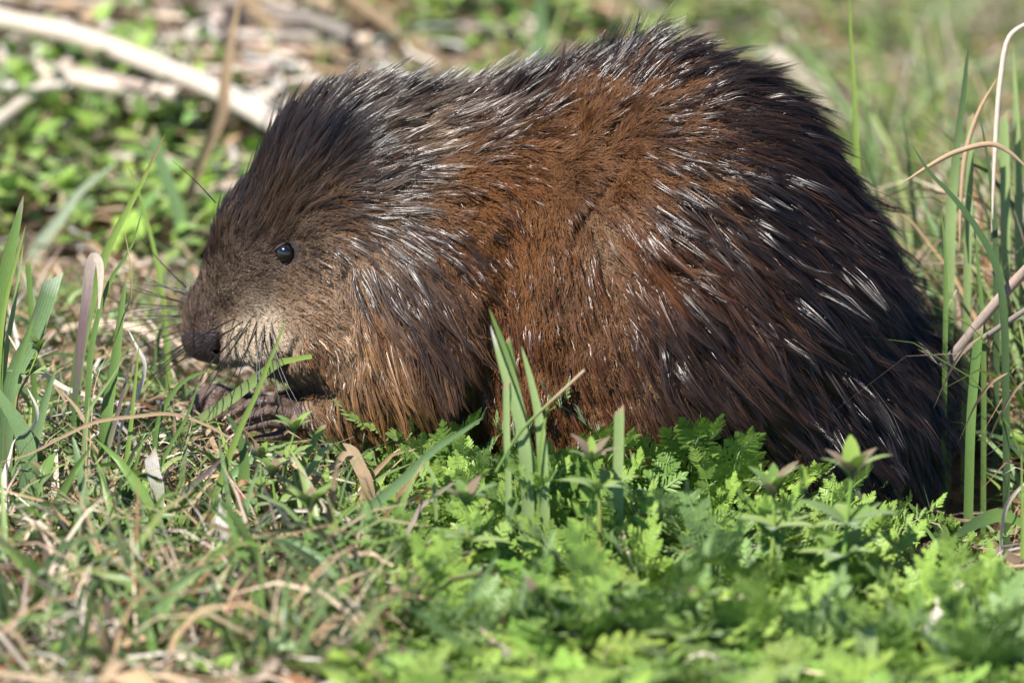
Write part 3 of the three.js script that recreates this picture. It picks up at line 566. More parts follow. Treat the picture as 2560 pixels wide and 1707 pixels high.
{ // thin blades and straws standing left of the animal, under its chin and behind the rump
  const green = new Build(), straw = new Build(); let made = 0, tries = 0;
  while (made < 5600 && tries++ < 90000) {
    const right = rng() < 0.34, px = right ? rnd(2180, 2640) : rnd(-120, 1000), py = right ? rnd(480, 1200) : rnd(820, 1760), p = right && rng() < 0.65 ? new V3(rnd(0.135, 0.215), 0, rnd(-0.16, 0.02)) : onGround(px, py), near = smooth(1320, 1480, py), len = right ? rnd(0.025, 0.125) * (rng() < 0.6 ? 0.6 : 1) : rnd(0.014, 0.052) * (1 + 0.35 * near), a = rnd(0, 6.283), tilt = rnd(0.03, right ? 0.35 : 0.55), bend = rnd(0.1, 1.0);
    if (right) { if (p.x < 0.168 && p.z > -0.07) continue; p.y = land(p.x, p.z); }
    const pts = []; for (let s = 0; s <= 5; s++) { const t = s / 5, q = tilt + bend * t * t; pts.push(new V3(p.x + Math.cos(a) * Math.sin(q) * len * t, p.y - 0.001 + Math.cos(q) * len * t, p.z + Math.sin(a) * Math.sin(q) * len * t)); }
    const [tx, ty] = pixelOf(pts[5]);
    if ((tx > 420 && tx < 600 && ty < 985 && p.z > -0.09) || (tx >= 600 && tx < 1300 && ty < 1090 && p.z > -0.09) || (inBelly(p.x, p.z))) continue;
    if (!right && rng() < near * 0.45) continue;
    if (!right && noise(p.x * 16, p.z * 16, 31) < -0.25 && rng() < 0.7) continue;
    made++;
    const dead = rng() < (right ? 0.45 : 0.42), c = vary(pick(dead ? [C.straw, C.bone, C.straw, C.pink, C.rust] : [C.green, C.lime, C.green, C.blue, C.pale, C.deep]), 0.25), w = (0.0003 + 0.0015 * Math.pow(rng(), 2.2)) * (dead ? 0.7 : 1) * (right ? 1 : 1 + 0.8 * near), brown = !dead && rng() < 0.35;
    (dead ? straw : green).blade(pts, (t) => w * (1 - Math.pow(t, 2.4)) + 0.00004, (t) => (brown ? mixc(c, C.straw, smooth(0.7, 1, t)) : c), new V3(rnd(-1, 1), rnd(0, 0.5), 1), rnd(0.1, 0.7), rnd(-1.2, 1.2));
  }
  const o = meshOf('thin_grass', green.geometry(), L.blade); o.userData = { kind: 'stuff', label: 'thin green grass standing among straw at left and right', category: 'grass' };
  const q = meshOf('standing_straw', straw.geometry(), L.dry); q.userData = { kind: 'stuff', label: 'thin dead straw standing among the green grass', category: 'straw' };
}
// small ovate leaf, about a centimetre long
function leafGeometry(len, wid, cup, color, lobes = 0) {
  const b = new Build(), n = 6, pts = [];
  for (let k = 0; k <= n; k++) { const t = k / n; pts.push(new V3(0, cup * len * (t - t * t * 1.4), t * len)); }
  b.blade(pts, (t) => wid * Math.pow(Math.sin(Math.PI * clamp(t * 0.93 + 0.05)), 0.8) * (1 - 0.2 * t), (t) => mixc(color, scalec(color, 1.15), t), new V3(0, 1, 0.01), 0.22, 0);
  return b.geometry();
}
{
  const copies = [], q = new THREE.Quaternion(), e = new THREE.Euler();
  const clumps = [];
  for (let k = 0; k < 2000; k++) {
    const x = rnd(-0.34, 0.34), z = 0.32 - 1.4 * rng(), [px, py] = pixelOf(new V3(x, land(x, z), z)), patch = noise(x * 6 + 3, z * 3, 20);
    const leftBack = smooth(700, 480, px) * smooth(190, 260, py) * smooth(800, 660, py), top = smooth(760, 900, px) * smooth(1560, 1400, px) * smooth(200, 60, py), low = smooth(1330, 1450, py), right = smooth(2150, 2300, px) * smooth(300, 500, py) * 0.35;
    if (inBelly(x, z) || rng() > leftBack * 1.0 + top * 1.0 + low * 0.55 * (1 + smooth(900, 700, px)) + right * 0.3 + (patch > 0.45 ? 0.35 : 0.02)) continue;
    clumps.push([x, z, leftBack + top]);
  }
  for (const [x, z, thick] of clumps) {
    const many = Math.round(rnd(7, 14) * (1 + thick * 0.9)), r = rnd(0.008, 0.02) * (1 + 0.5 * thick), high = rnd(0.006, 0.018) * (1 + thick * 1.6);
    for (let k = 0; k < many; k++) {
      const a = rnd(0, 6.283), d = r * Math.sqrt(rng()), px = x + Math.cos(a) * d, pz = z + Math.sin(a) * d;
      e.set(rnd(-0.9, 0.2), a + rnd(-1, 1), rnd(-0.4, 0.4), 'YXZ'); q.setFromEuler(e);
      const s = rnd(0.55, 1.25) * (1 + thick * 0.25);
      copies.push([new THREE.Matrix4().compose(new V3(px, land(px, pz) + high * rng(), pz), q, new V3(s, s, s)), vary(pick([C.herb, C.herb, C.fern, C.green, C.lime]), 0.3)]);
    }
  }
  const im = new THREE.InstancedMesh(leafGeometry(0.0105, 0.0032, 0.25, [1, 1, 1]), L.leaf, copies.length);
  copies.forEach(([m, c], k) => { im.setMatrixAt(k, m); im.setColorAt(k, new THREE.Color(...c)); });
  im.name = 'ground_cover'; im.castShadow = im.receiveShadow = true; im.userData = { kind: 'stuff', label: 'low green broad-leaved ground cover among the dead grass', category: 'ground cover' };
  scene.add(im);

}

// ---------- single blades, stalks and stems one can pick out ----------
// mode: a number is centimetres in front of (+) or behind (-) the plane of focus at the tip, [tip, root] the same at both ends,
// 'g' stands on the ground where its last point shows, 'l' lies on the ground, ['l', lift] above it
function path(mode, pts, n = 14, hang = false) {
  let out;
  if (mode === 'l' || mode[0] === 'l') { const lift = mode === 'l' ? 0.004 : mode[1]; out = pts.map(([x, y], k) => onGround(x, y, lift)); return curve(out, n); }
  if (mode === 'g') { const r = onGround(...pts[pts.length - 1], 0), near = camera.focus - new V3().subVectors(camera.position, r).dot(BACK); out = pts.map(([x, y]) => atDepth(x, y, near)); return curve(out, n); }
  const [a, b] = Array.isArray(mode) ? mode : [mode, mode];
  out = pts.map(([x, y], k) => atDepth(x, y, mix(a, b, k / (pts.length - 1)) / 100));
  const r = out[out.length - 1], ground = land(r.x, r.z), before = out[out.length - 2];
  if (r.y > ground + 0.001 && !hang) { const d = r.clone().sub(before).setY(0).clampLength(0, 0.004); out.push(new V3(r.x + d.x, ground - 0.002, r.z + d.z)); }
  return curve(out, n);
}
const ends = { point: (t) => Math.min(1, 0.02 + 1.25 * Math.pow(t, 0.62)), cut: (t) => (t < 0.01 ? 0.85 : 1), taper: (t) => 0.45 + 0.55 * smooth(0.12, 0.5, t), both: (t) => Math.pow(Math.sin(Math.PI * clamp(t, 0.015, 0.985)), 0.55), stick: () => 1 };
function single(name, label, category, group, mode, pts, wide, color, o = {}) {
  const p = path(mode, pts, o.n ?? 14, o.hang || o.end === 'stick' || o.end === 'both'), b = new Build(), shapeOf = ends[o.end ?? 'point'], h = wide * UNIT / 2, c1 = vary(o.to ?? color, 0.06), c0 = vary(color, 0.06), root = o.root;
  const col = (t) => { let c = mixc(c0, c1, smooth(0.12, 0.75, t)); if (o.end === 'cut' && !o.tip && !o.dry && t < 0.05) c = mixc(C.straw, c, t / 0.05); if (o.tip && t < 0.16) c = mixc(o.tip, c, smooth(0.02, 0.16, t)); if (root) c = mixc(c, root, smooth(0.72, 0.98, t)); return c; };
  const origin = p[p.length - 1].clone();
  if (o.round) b.stalk(p, (t) => h * shapeOf(t), col, 8); else b.blade(p, (t) => h * shapeOf(t), col, o.face ?? new V3(o.turn ?? 0.15, 0.25, 1), o.fold ?? 0.3, o.twist ?? 0, 40, o.end === 'cut' ? 0.9 : 0);
  const m = meshOf(name, b.geometry(origin), o.material ?? (o.dry ? L.dry : L.blade)); m.position.copy(origin);
  return tag(m, label, category, group);
}
const greens = 'single grass blades', drys = 'single dry stalks and blades';
const G_ = (label, mode, wide, color, pts, o) => single('grass_blade', label, 'grass blade', greens, mode, pts, wide, C[color], o);
const D_ = (label, mode, wide, color, pts, o = {}) => single(o.round ? 'dry_stalk' : 'dry_grass_blade', label, o.round ? 'dry stalk' : 'dry blade', drys, mode, pts, wide, C[color], { dry: true, ...o });

// left of the animal
G_('tall straight green blade leaning right, tallest in front of the left herbs', [-3, -2], 28, 'lime', [[413, 333], [344, 474], [283, 590], [245, 684], [215, 800], [190, 930]], { tip: C.rust, to: C.green });
G_('slim curved green blade beside the folded purple stalk', [0, 0.5], 15, 'green', [[358, 511], [325, 622], [275, 699], [240, 806], [226, 880], [218, 1000]]);
D_('folded stalk with cream bent-over top and purple streak left of the nose', 0.5, 26, 'bone', [[246, 772], [250, 700], [246, 655], [234, 642], [224, 668], [216, 740], [207, 806], [196, 900], [186, 997], [180, 1070]], { end: 'both', to: mixc(C.plum, C.green, 0.15), root: C.deep, n: 44, fold: 0.15 });
G_('broad ribbed green blade standing upright between folded stalk and nose', [0.5, 1], 30, 'green', [[314, 697], [303, 768], [289, 883], [270, 998], [262, 1060]], { fold: 0.4 });
D_('thin curling tan blade crossing in front of the broad ribbed blade', 1.5, 9, 'straw', [[308, 565], [325, 665], [325, 745], [306, 791], [283, 856], [249, 921], [230, 990]], { twist: 2 });
D_('limp whitish dead blade hooked over right of the ribbed blade', 0.8, 16, 'white', [[318, 821], [341, 867], [360, 906], [352, 959], [321, 1020], [300, 1060]], { twist: 1.2 });
G_('wide dark green blade with grey tip at the left edge', [0, 0.5], 42, 'green', [[57, 490], [40, 560], [20, 640], [0, 740], [-15, 900]], { tip: C.grey });
G_('narrow green blade just right of the grey-tipped blade', 0.6, 14, 'lime', [[63, 563], [40, 645], [14, 745], [-4, 880]]);
G_('pale upright blade crossing behind the torn-tip blade at the left edge', 0.2, 18, 'pale', [[57, 611], [36, 749], [10, 902], [0, 1000]]);
G_('short slim upright blade above the torn-tip blade', -2, 14, 'green', [[67, 645], [74, 737], [80, 840]], { end: 'cut' });
G_('broad blue-green blade with torn white tip leaning right', 0.6, 42, 'blue', [[133, 690], [110, 760], [80, 844], [40, 921], [22, 1000]], { end: 'cut', tip: C.mist, fold: 0.45 });
G_('narrow blade with purple tip leaning right across torn blade', 1.2, 20, 'green', [[92, 764], [66, 844], [40, 925], [26, 1000]], { tip: C.plum, to: C.blue });
G_('short striped broad blade in the lower left thatch', 1.2, 34, 'blue', [[138, 920], [113, 997], [90, 1074], [74, 1130]], { fold: 0.5 });
G_('purple-grey slender blade rising below the whiskers', 1.4, 17, 'plum', [[325, 906], [302, 997], [277, 1092], [244, 1207], [232, 1270]], { to: C.pale });
G_('thin upright green blade right of the purple-grey blade', 1.8, 14, 'lime', [[348, 848], [335, 978], [322, 1097], [300, 1270]]);
G_('very thin pale blade slanting across the broad ribbed blade', 1.9, 9, 'pale', [[314, 883], [280, 940], [237, 1001], [216, 1040]]);
G_('big blue-green blade bending in from the left edge', [2.2, 2.4], 48, 'blue', [[-30, 940], [0, 994], [38, 1051], [60, 1100], [68, 1165]]);
D_('curly white dead leaf twisting down at the left edge', 2.4, 22, 'white', [[66, 968], [92, 1030], [72, 1074], [36, 1097], [20, 1140], [6, 1203], [14, 1280]], { twist: 3.2, n: 26 });
D_('long tan stem arching flat over the thatch under the forepaws', [3, 1.6], 9, 'straw', [[0, 1155], [70, 1135], [145, 1097], [237, 1055], [344, 1040], [421, 1034], [478, 1047], [566, 1090], [610, 1125]], { end: 'both', n: 34 });
D_('pale straw running down right from the left edge grass', 0.4, 12, 'bone', [[14, 830], [57, 894], [111, 936], [165, 971], [230, 990], [287, 1009]], { end: 'both', n: 22 });
D_('crooked thin straw below the folded purple stalk', 1.6, 9, 'straw', [[150, 975], [190, 1020], [215, 1060], [225, 1070]], { end: 'both' });
G_('curved green blade arching up to the mouth', 0.4, 15, 'green', [[540, 926], [500, 932], [459, 952], [420, 997], [398, 1047], [385, 1120]]);
G_('wide pale green blade with bitten end held in the forepaws', [-0.6, -4.2], 27, 'lime', [[779, 890], [735, 898], [691, 909], [630, 955], [553, 1014], [477, 1068], [434, 1114]], { end: 'taper', n: 24, to: C.pale, fold: 0.2, hang: true });
G_('slim green blade crossing in front of the chin and forepaws', [4.6, 4.2], 17, 'lime', [[712, 800], [698, 842], [668, 915], [637, 991], [607, 1053], [576, 1129], [549, 1206], [534, 1250]], { n: 22 });
G_('stout dark green blade bending left in front of the forepaws', 3.9, 30, 'deep', [[559, 1030], [587, 1068], [607, 1125], [609, 1183], [603, 1235]], { to: C.green });
G_('needle-like blade standing below the stout dark blade', 4.6, 14, 'blue', [[545, 1083], [553, 1144], [565, 1217], [582, 1330]]);
G_('slim blade leaning right below the nose', 2.0, 12, 'green', [[498, 945], [471, 1030], [425, 1114], [396, 1175]]);
G_('cut blade leaning right beside the near elbow', 3.5, 15, 'lime', [[808, 1062], [780, 1110], [744, 1187], [735, 1210]], { end: 'cut' });
G_('shorter cut blade just right of the elbow blade', 3.7, 16, 'pale', [[815, 1116], [790, 1150], [760, 1195], [750, 1215]], { end: 'cut' });
D_('folded tan dead leaf under the chest, right half', 3.0, 32, 'straw', [[862, 1124], [880, 1132], [900, 1170], [916, 1205]], { end: 'cut', fold: 0.1 });
D_('folded tan dead leaf under the chest, left half', 3.2, 16, 'straw', [[866, 1126], [840, 1160], [783, 1206]], { end: 'cut' });
D_('long thin straw lying across the ground below the elbow', 3.6, 8, 'bone', [[600, 1120], [706, 1144], [783, 1180], [890, 1209]], { end: 'both', n: 22 });
G_('long blue-green blade slanting across the chest fur above the feathery plants', [6.2, 7.5], 27, 'blue', [[1209, 1042], [1150, 1082], [1089, 1121], [1012, 1194], [897, 1298], [839, 1370]], { n: 22 });
G_('tiny pale blade poking up left of the long slanting blade', 6, 9, 'pale', [[1016, 1112], [1045, 1142], [1075, 1175], [1085, 1220]]);
// in front of the flank
G_('tallest pointed blade of the tuft against the orange flank', 6.2, 27, 'green', [[1222, 770], [1250, 844], [1280, 940], [1306, 1055], [1322, 1150]], { to: C.pale });
G_('broad pale blade with white tip in the flank tuft', 6.5, 31, 'pale', [[1226, 814], [1251, 902], [1274, 975], [1303, 1074], [1314, 1160]], { tip: C.white });
G_('narrow cut blade hidden between the two flank tuft blades', 6, 13, 'green', [[1268, 846], [1280, 902], [1298, 1000], [1308, 1120]], { end: 'cut' });
G_('separate pale blade right of the flank tuft', 6.4, 26, 'pale', [[1303, 864], [1324, 940], [1347, 1047], [1356, 1150]]);
G_('upright pale stem blade left of the flank tuft base', 6.6, 16, 'pale', [[1265, 955], [1266, 1074], [1270, 1190]], { end: 'cut' });
D_('thin dry stem leaning right over the flank', 6.8, 8, 'straw', [[1462, 925], [1410, 974], [1360, 1020], [1299, 1082], [1240, 1180]], { end: 'stick', round: true, to: C.green });
G_('square-cut pale blade standing alone before the lower flank', 6.8, 25, 'pale', [[1548, 1020], [1547, 1097], [1545, 1190], [1546, 1260]], { end: 'cut', fold: 0.2 });
G_('fine short blade between the pale blade and dry stem', 6.6, 8, 'lime', [[1376, 986], [1366, 1030], [1352, 1120]]);
// in front, out of focus
G_('soft blurred blue-green blade leaning right in the near feathery bed', [15, 14], 34, 'blue', [[1248, 1380], [1177, 1491], [1119, 1568], [1090, 1640]]);
D_('short white broken stalk standing in the feathery bed', 8, 16, 'bone', [[1553, 1330], [1566, 1390], [1578, 1440]], { end: 'cut' });
G_('blurred dark blade slanting down right at the lower middle', 17, 32, 'deep', [[985, 1490], [1080, 1560], [1190, 1640], [1240, 1720]], { to: C.green });
G_('wide ribbed blade rising from the bottom edge right of middle', 17, 58, 'pale', [[2161, 1560], [2160, 1640], [2158, 1760]], { end: 'cut', fold: 0.5 });
D_('white curled dead blade at the bottom edge right of middle', 19, 26, 'white', [[2055, 1730], [2085, 1700], [2125, 1686], [2170, 1710], [2190, 1740]], { end: 'both' });
G_('long pale blurred blade at the bottom edge beneath the rump', 18, 26, 'pale', [[1760, 1560], [1700, 1620], [1620, 1700], [1580, 1760]]);
// lower left thatch
G_('tall blue-green blade rising from the blurred lower left corner', [5, 6.5], 30, 'blue', [[180, 1090], [192, 1140], [207, 1234], [236, 1370], [257, 1500], [268, 1560]]);
G_('slim green blade right of the tall lower left blade', 3, 15, 'green', [[361, 1072], [340, 1158], [300, 1270], [285, 1320]]);
G_('stubby blade with shrivelled white tip in the thatch below the whiskers', 4.2, 34, 'white', [[374, 1131], [382, 1180], [392, 1221], [388, 1316], [392, 1400]], { to: C.green, end: 'cut', fold: 0.3 });
G_('yellow-green blade with purple tip beside the pinkish stalk', 5, 22, 'lime', [[473, 1248], [448, 1316], [430, 1406], [425, 1450]], { tip: C.plum });
D_('thick pinkish dead stalk leaning up right in the lower left', [5.5, 8], 27, 'pink', [[552, 1288], [496, 1370], [406, 1451], [316, 1528], [250, 1580]], { end: 'stick', round: true, to: C.bone });
D_('drooping white dead blade hanging from the pinkish stalk', [6.2, 6.6], 36, 'white', [[540, 1290], [558, 1310], [562, 1406], [550, 1514]], { end: 'both', twist: 0.8 });
D_('short pointed white blade above the pinkish stalk', 5.4, 20, 'white', [[548, 1230], [552, 1270], [556, 1310]], {});
G_('purple-edged blade lying slanted under the forepaws', 4, 22, 'plum', [[562, 1138], [518, 1180], [464, 1225], [430, 1260]], { to: C.blue });
G_('pinkish green blade lying at the left edge thatch', [5, 6], 27, 'pink', [[8, 1320], [90, 1370], [171, 1428], [210, 1470]], { to: C.blue });
G_('pale blurred blade leaning right near the lower left corner', 8, 24, 'mist', [[212, 1380], [149, 1460], [90, 1537], [60, 1590]]);
G_('fine blade between white-tipped stub and pinkish stalk', 4.4, 12, 'green', [[466, 1152], [433, 1252], [415, 1343], [410, 1400]]);
D_('grey twig slanting across the blurred bottom left', [9, 13], 17, 'grey', [[650, 1440], [600, 1500], [451, 1573], [316, 1667], [260, 1720]], { end: 'stick', round: true });
G_('short green blade below the sprig under the elbow', 6, 17, 'green', [[668, 1350], [664, 1451], [662, 1500]]);
G_('dark narrow blade left of the short elbow blade', 6, 20, 'deep', [[610, 1340], [640, 1400], [664, 1490]], { to: C.blue });
D_('small white dead leaf scrap in the blurred lower left', 10, 42, 'white', [[380, 1535], [400, 1560], [428, 1590]], { end: 'both' });
D_('rusty dry stem lying by the feathery bed edge', 6.4, 10, 'rust', [[768, 1395], [700, 1412], [630, 1430]], { end: 'stick', round: true });
D_('wide pale dead blade lying blurred at the bottom left', 13, 30, 'bone', [[660, 1560], [720, 1600], [790, 1690], [810, 1740]], { end: 'both' });
D_('brown curled dead flower head below the forepaws', 4.6, 26, 'rust', [[590, 1215], [612, 1206], [632, 1222], [612, 1240], [592, 1228], [618, 1220]], { end: 'both', twist: 5, n: 26 });
// behind, upper left
D_('thick pinkish white reed lying across the upper left', ['l', 0.04], 56, 'bone', [[-60, 30], [0, 48], [191, 88], [383, 161], [516, 214], [643, 283], [700, 320]], { end: 'stick', round: true, n: 24 });
D_('pale reed under the thick white reed', ['l', 0.034], 42, 'bone', [[100, 170], [138, 184], [237, 209], [383, 228], [445, 238]], { end: 'stick', round: true });
D_('upright tan dead leaf bent over the thick reed', 'g', 36, 'straw', [[596, 0], [574, 115], [559, 214], [552, 280], [500, 402], [462, 516], [440, 640]], { n: 24, twist: 0.7, end: 'both' });
D_('tan stick slanting down to the crown of the head', 'g', 40, 'straw', [[600, -20], [669, 57], [746, 161], [790, 230]], { end: 'stick', round: true });
D_('white leaf tip standing just left of the crown', 'g', 46, 'white', [[681, 118], [688, 172], [697, 245], [712, 330], [720, 420]]);
G_('green blade crossing behind the white leaf tip', 'g', 28, 'green', [[500, 70], [540, 110], [590, 190], [640, 270], [670, 340]]);
G_('blue-green cut blade behind the brow', 'g', 34, 'blue', [[375, 326], [405, 421], [440, 516], [458, 620], [470, 720]], { end: 'cut' });
G_('pale whitish green blade arching left in the upper left herbs', 'g', 35, 'mist', [[290, 405], [199, 478], [145, 551], [88, 625], [50, 720]], {});
G_('thin green blade between the tall blade and the brow', -8, 13, 'lime', [[314, 406], [338, 459], [372, 574], [394, 672], [410, 780]]);
D_('tan stick above the shoulders at the top edge', 'g', 32, 'straw', [[860, -20], [960, 55], [1060, 124], [1130, 175]], { end: 'stick', round: true });
D_('arched straw loop behind the shoulders', 'g', 22, 'straw', [[1150, 175], [1190, 135], [1251, 115], [1300, 138], [1330, 190]], { end: 'both', n: 22 });
G_('wide blurred blue-green blade behind the shoulders', 'g', 50, 'blue', [[1352, -40], [1350, 60], [1346, 150], [1345, 260]]);
D_('grey straw crossing the top edge left of middle', ['l', 0.03], 34, 'grey', [[520, -10], [640, 20], [760, 42], [880, 90]], { end: 'stick', round: true });
D_('short pale stalk at the left edge below the reeds', 'g', 36, 'white', [[0, 110], [16, 170], [10, 240], [0, 300]], {});
D_('tan straw leaning left among the upper left reeds', ['l', 0.015], 22, 'straw', [[30, 200], [120, 150], [200, 110], [250, 70]], { end: 'stick', round: true });
D_('bent straw over the upper left herbs', 'g', 26, 'straw', [[130, 240], [190, 260], [240, 300], [290, 340], [310, 400]], { end: 'both' });
D_('slanting tan dead leaf left of the upper left herbs', 'g', 28, 'straw', [[120, 280], [95, 330], [75, 390], [60, 450]], { end: 'both' });
D_('upright pinkish straw at the top edge above the reed', 'g', 26, 'pink', [[405, -30], [412, 60], [420, 140], [430, 220]], { end: 'both' });
D_('leaning straw between the thick reed and the top edge', 'g', 24, 'straw', [[262, -10], [285, 40], [312, 100], [330, 160]], { end: 'both' });
D_('pale reed leaning up from the left edge to the thick white reed', ['l', 0.03], 38, 'bone', [[-40, 330], [40, 270], [110, 215], [170, 160]], { end: 'stick', round: true });
D_('white reed piece at the top left corner', ['l', 0.02], 46, 'bone', [[-30, 10], [60, -4], [150, -20]], { end: 'stick', round: true });
D_('pale dead leaf below the crossing of the two reeds', 'g', 34, 'bone', [[420, 200], [455, 260], [490, 320], [540, 380]], { end: 'both' });
// behind, right
D_('thick cream stalk slanting behind the top of the rump', 'g', 52, 'bone', [[1925, 130], [1990, 180], [2060, 250], [2110, 320], [2150, 400]], { end: 'stick', round: true });
G_('thin bright green blade standing behind the rump', -8, 17, 'lime', [[2122, -30], [2128, 90], [2134, 200], [2140, 330], [2145, 460], [2150, 620]], {});
D_('purple-red stem slanting behind the rump', 'g', 22, 'plum', [[2085, 215], [2168, 290], [2250, 402], [2290, 470]], { end: 'stick', round: true });
D_('small white stick behind the rump', 'g', 26, 'bone', [[2150, 334], [2200, 322], [2252, 312]], { end: 'stick', round: true });
G_('tall blade with dark slender tip right of the rump', -6, 28, 'deep', [[2423, 100], [2411, 223], [2392, 380], [2380, 500], [2374, 650]], { to: C.pale });
D_('pale hooked straw arching at the right edge', -5, 14, 'bone', [[2600, 50], [2560, 63], [2525, 92], [2504, 188], [2491, 348], [2486, 447], [2480, 600]], { n: 24, end: 'both', round: true });
D_('tan straw rising from the right grass to the hooked straw', -5.5, 13, 'straw', [[2494, 197], [2449, 277], [2416, 380], [2405, 482], [2400, 620]], { end: 'both', round: true });
D_('arching straw over the right grass clump', -2, 14, 'straw', [[2257, 458], [2324, 415], [2391, 380], [2481, 360], [2525, 380], [2575, 425]], { end: 'both', n: 24, round: true });
G_('dark green blade drooping right behind the rump', -1.5, 19, 'deep', [[2280, 360], [2324, 429], [2382, 490], [2436, 560], [2490, 660], [2510, 780]]);
G_('cut pale blade in the middle of the right clump', -6, 20, 'pale', [[2427, 288], [2424, 447], [2420, 620]], { end: 'cut' });
G_('dark arched blade in the middle of the right clump', -5, 16, 'deep', [[2449, 284], [2472, 402], [2486, 536], [2492, 700]]);
G_('wide pale blade at the right edge of the clump', -9, 24, 'pale', [[2534, 110], [2540, 250], [2545, 402], [2548, 600]]);
G_('wide cut blade left of the right edge blade', -8, 26, 'pale', [[2508, 284], [2512, 400], [2514, 560]], { end: 'cut' });
G_('slim blade standing in shade against the rump fur', -3, 13, 'green', [[2352, 520], [2362, 600], [2366, 720], [2364, 840]]);
G_('broad shaded blade low in the right clump', -2, 24, 'green', [[2448, 820], [2440, 900], [2430, 1017], [2426, 1100]], { end: 'cut' });
G_('upright blade right of the drooping dark blade', -3, 14, 'green', [[2436, 560], [2446, 660], [2456, 780], [2460, 900]], {});
D_('thick grey-pink stalk slanting down to the rump at right', [-1, -5], 28, 'pink', [[2590, 655], [2560, 682], [2475, 776], [2400, 870], [2330, 950], [2290, 1010]], { end: 'stick', round: true, to: C.grey });
D_('thinner grey stalk crossing the thick grey-pink stalk', [-1, -5], 15, 'grey', [[2580, 765], [2500, 818], [2430, 866], [2350, 930], [2300, 975]], { end: 'stick', round: true });
D_('curled dead leaf hanging at the lower right edge', 4.5, 19, 'bone', [[2570, 1200], [2520, 1258], [2502, 1332], [2504, 1395], [2522, 1440], [2566, 1495]], { twist: 2.4, n: 24, end: 'both' });
G_('broad dark blade arched flat at the lower right', 4, 34, 'deep', [[2385, 1342], [2454, 1301], [2505, 1288], [2570, 1316]], { to: C.green, end: 'both', fold: 0.15 });
G_('bright slim blade standing on the lower right edge', 5, 11, 'lime', [[2555, 1120], [2556, 1220], [2558, 1320], [2556, 1420]]);
D_('thin dry stem lying above the tail at the right edge', 5.5, 10, 'straw', [[2400, 1446], [2454, 1427], [2570, 1414]], { end: 'stick', round: true });
D_('short rusty curled blade beside the tail', 6.5, 22, 'rust', [[2458, 1494], [2490, 1465], [2522, 1450]], { end: 'both', twist: 1 });
for (const [i, [dx, dy, h, lab]] of [[2395, 900, 150, 'leftmost pale straw in the shade right of the rump'], [2460, 980, 120, 'bent straw low in the shade right of the rump'], [2520, 1010, 180, 'rightmost straw in the shade right of the rump']].entries()) D_(lab, 1 + i, 9, 'straw', [[dx + 60, dy - h * 0.4], [dx + 20, dy - h * 0.2], [dx - 20, dy + 30], [dx - 60, dy + 120]], { end: 'both', twist: 1 });

// ---------- feathery plants in front ----------
// a leaflet: a toothed fan of pointed lobes along a midrib, 12 mm long
function leafletGeometry(seed, pairs) {
  const r = makeRng(seed), b = new Build(), q = new V3(), len = 0.0125;
  const lobe = (from, dir, l, w, up) => {
    const side = new V3(-dir.z, 0, dir.x), pts = [], n = 3;
    for (let k = 0; k <= n; k++) { const t = k / n; pts.push(new V3(from.x + dir.x * l * t, up * l * t * (1 - 0.5 * t) + from.y, from.z + dir.z * l * t)); }
    const k0 = 0.9 + 0.2 * r();
    b.blade(pts, (t) => w * Math.min(1, 0.35 + 2.2 * t) * (t > 0.99 ? 0.18 : 1 - 0.35 * t), () => [k0, k0, k0], new V3(0, 1, 0.001), 0.25);
  };
  for (let k = 0; k < pairs; k++) {
    const t = (k + 0.4) / (pairs + 0.4), z = len * t * 0.8, l = len * (0.50 - 0.30 * t) * (0.85 + 0.3 * r()), a = 0.95 - 0.35 * t;
    for (const s of [-1, 1]) lobe(new V3(0, 0.0002 * k, z), q.set(Math.sin(a) * s, 0, Math.cos(a)).clone(), l, len * 0.07, 0.3 * (r() - 0.3));
  }
  lobe(new V3(0, 0, 0), new V3(0, 0, 1), len, len * 0.05, 0.12);
  lobe(new V3(0, 0.0003, len * 0.66), new V3(0, 0, 1), len * 0.36, len * 0.12, 0.1);
  return b.geometry();
}
const leaflets = [leafletGeometry(3, 4), leafletGeometry(8, 5), leafletGeometry(21, 4)];
const tinted = new Map(), herbTone = (i) => { if (!tinted.has(i)) { const c = [C.fern, C.herb, [0.25, 0.38, 0.05], [0.20, 0.33, 0.04], [0.22, 0.35, 0.10], [0.11, 0.21, 0.02]][i]; const m = L.leaf.clone(); m.color = new THREE.Color(...vary(c, 0.08)); m.name = 'feathery leaf'; tinted.set(i, m); } return tinted.get(i); };
const rachis = (() => { const b = new Build(); const pts = []; for (let k = 0; k <= 8; k++) { const t = k / 8; pts.push(new V3(0, 0.012 * Math.sin(t * 2.2) - 0.004 * t, t * 0.046)); } b.stalk(pts, (t) => 0.0007 * (1 - 0.7 * t), () => [1, 1, 1], 5); return { g: b.geometry(), pts }; })();
const spine = (t) => { const k = t * 8, i = Math.min(7, Math.floor(k)); return rachis.pts[i].clone().lerp(rachis.pts[i + 1], k - i); };
const leafSlots = []; for (let k = 0; k < 5; k++) { const t = 0.36 + 0.145 * k, s = 1.12 - 0.15 * k; for (const d of [-1, 1]) leafSlots.push([t, d * (1.05 - 0.09 * k), s]); } leafSlots.push([0.99, 0, 0.62]);
function featheryLeaf(parent, tone, r) {
  const m = herbTone(tone), leaf = meshOf('leaf', rachis.g, m, parent);
  for (const [t, a, s] of leafSlots) {
    const o = meshOf('leaflet', leaflets[Math.floor(r() * 3)], m, leaf), k = s * (0.85 + 0.3 * r());
    o.position.copy(spine(t)); o.rotation.set(-0.25 + 0.5 * (r() - 0.5), a + 0.25 * (r() - 0.5), (a > 0 ? -1 : 1) * 0.25 + 0.5 * (r() - 0.5), 'YXZ'); o.scale.setScalar(k);
  }
  return leaf;
}
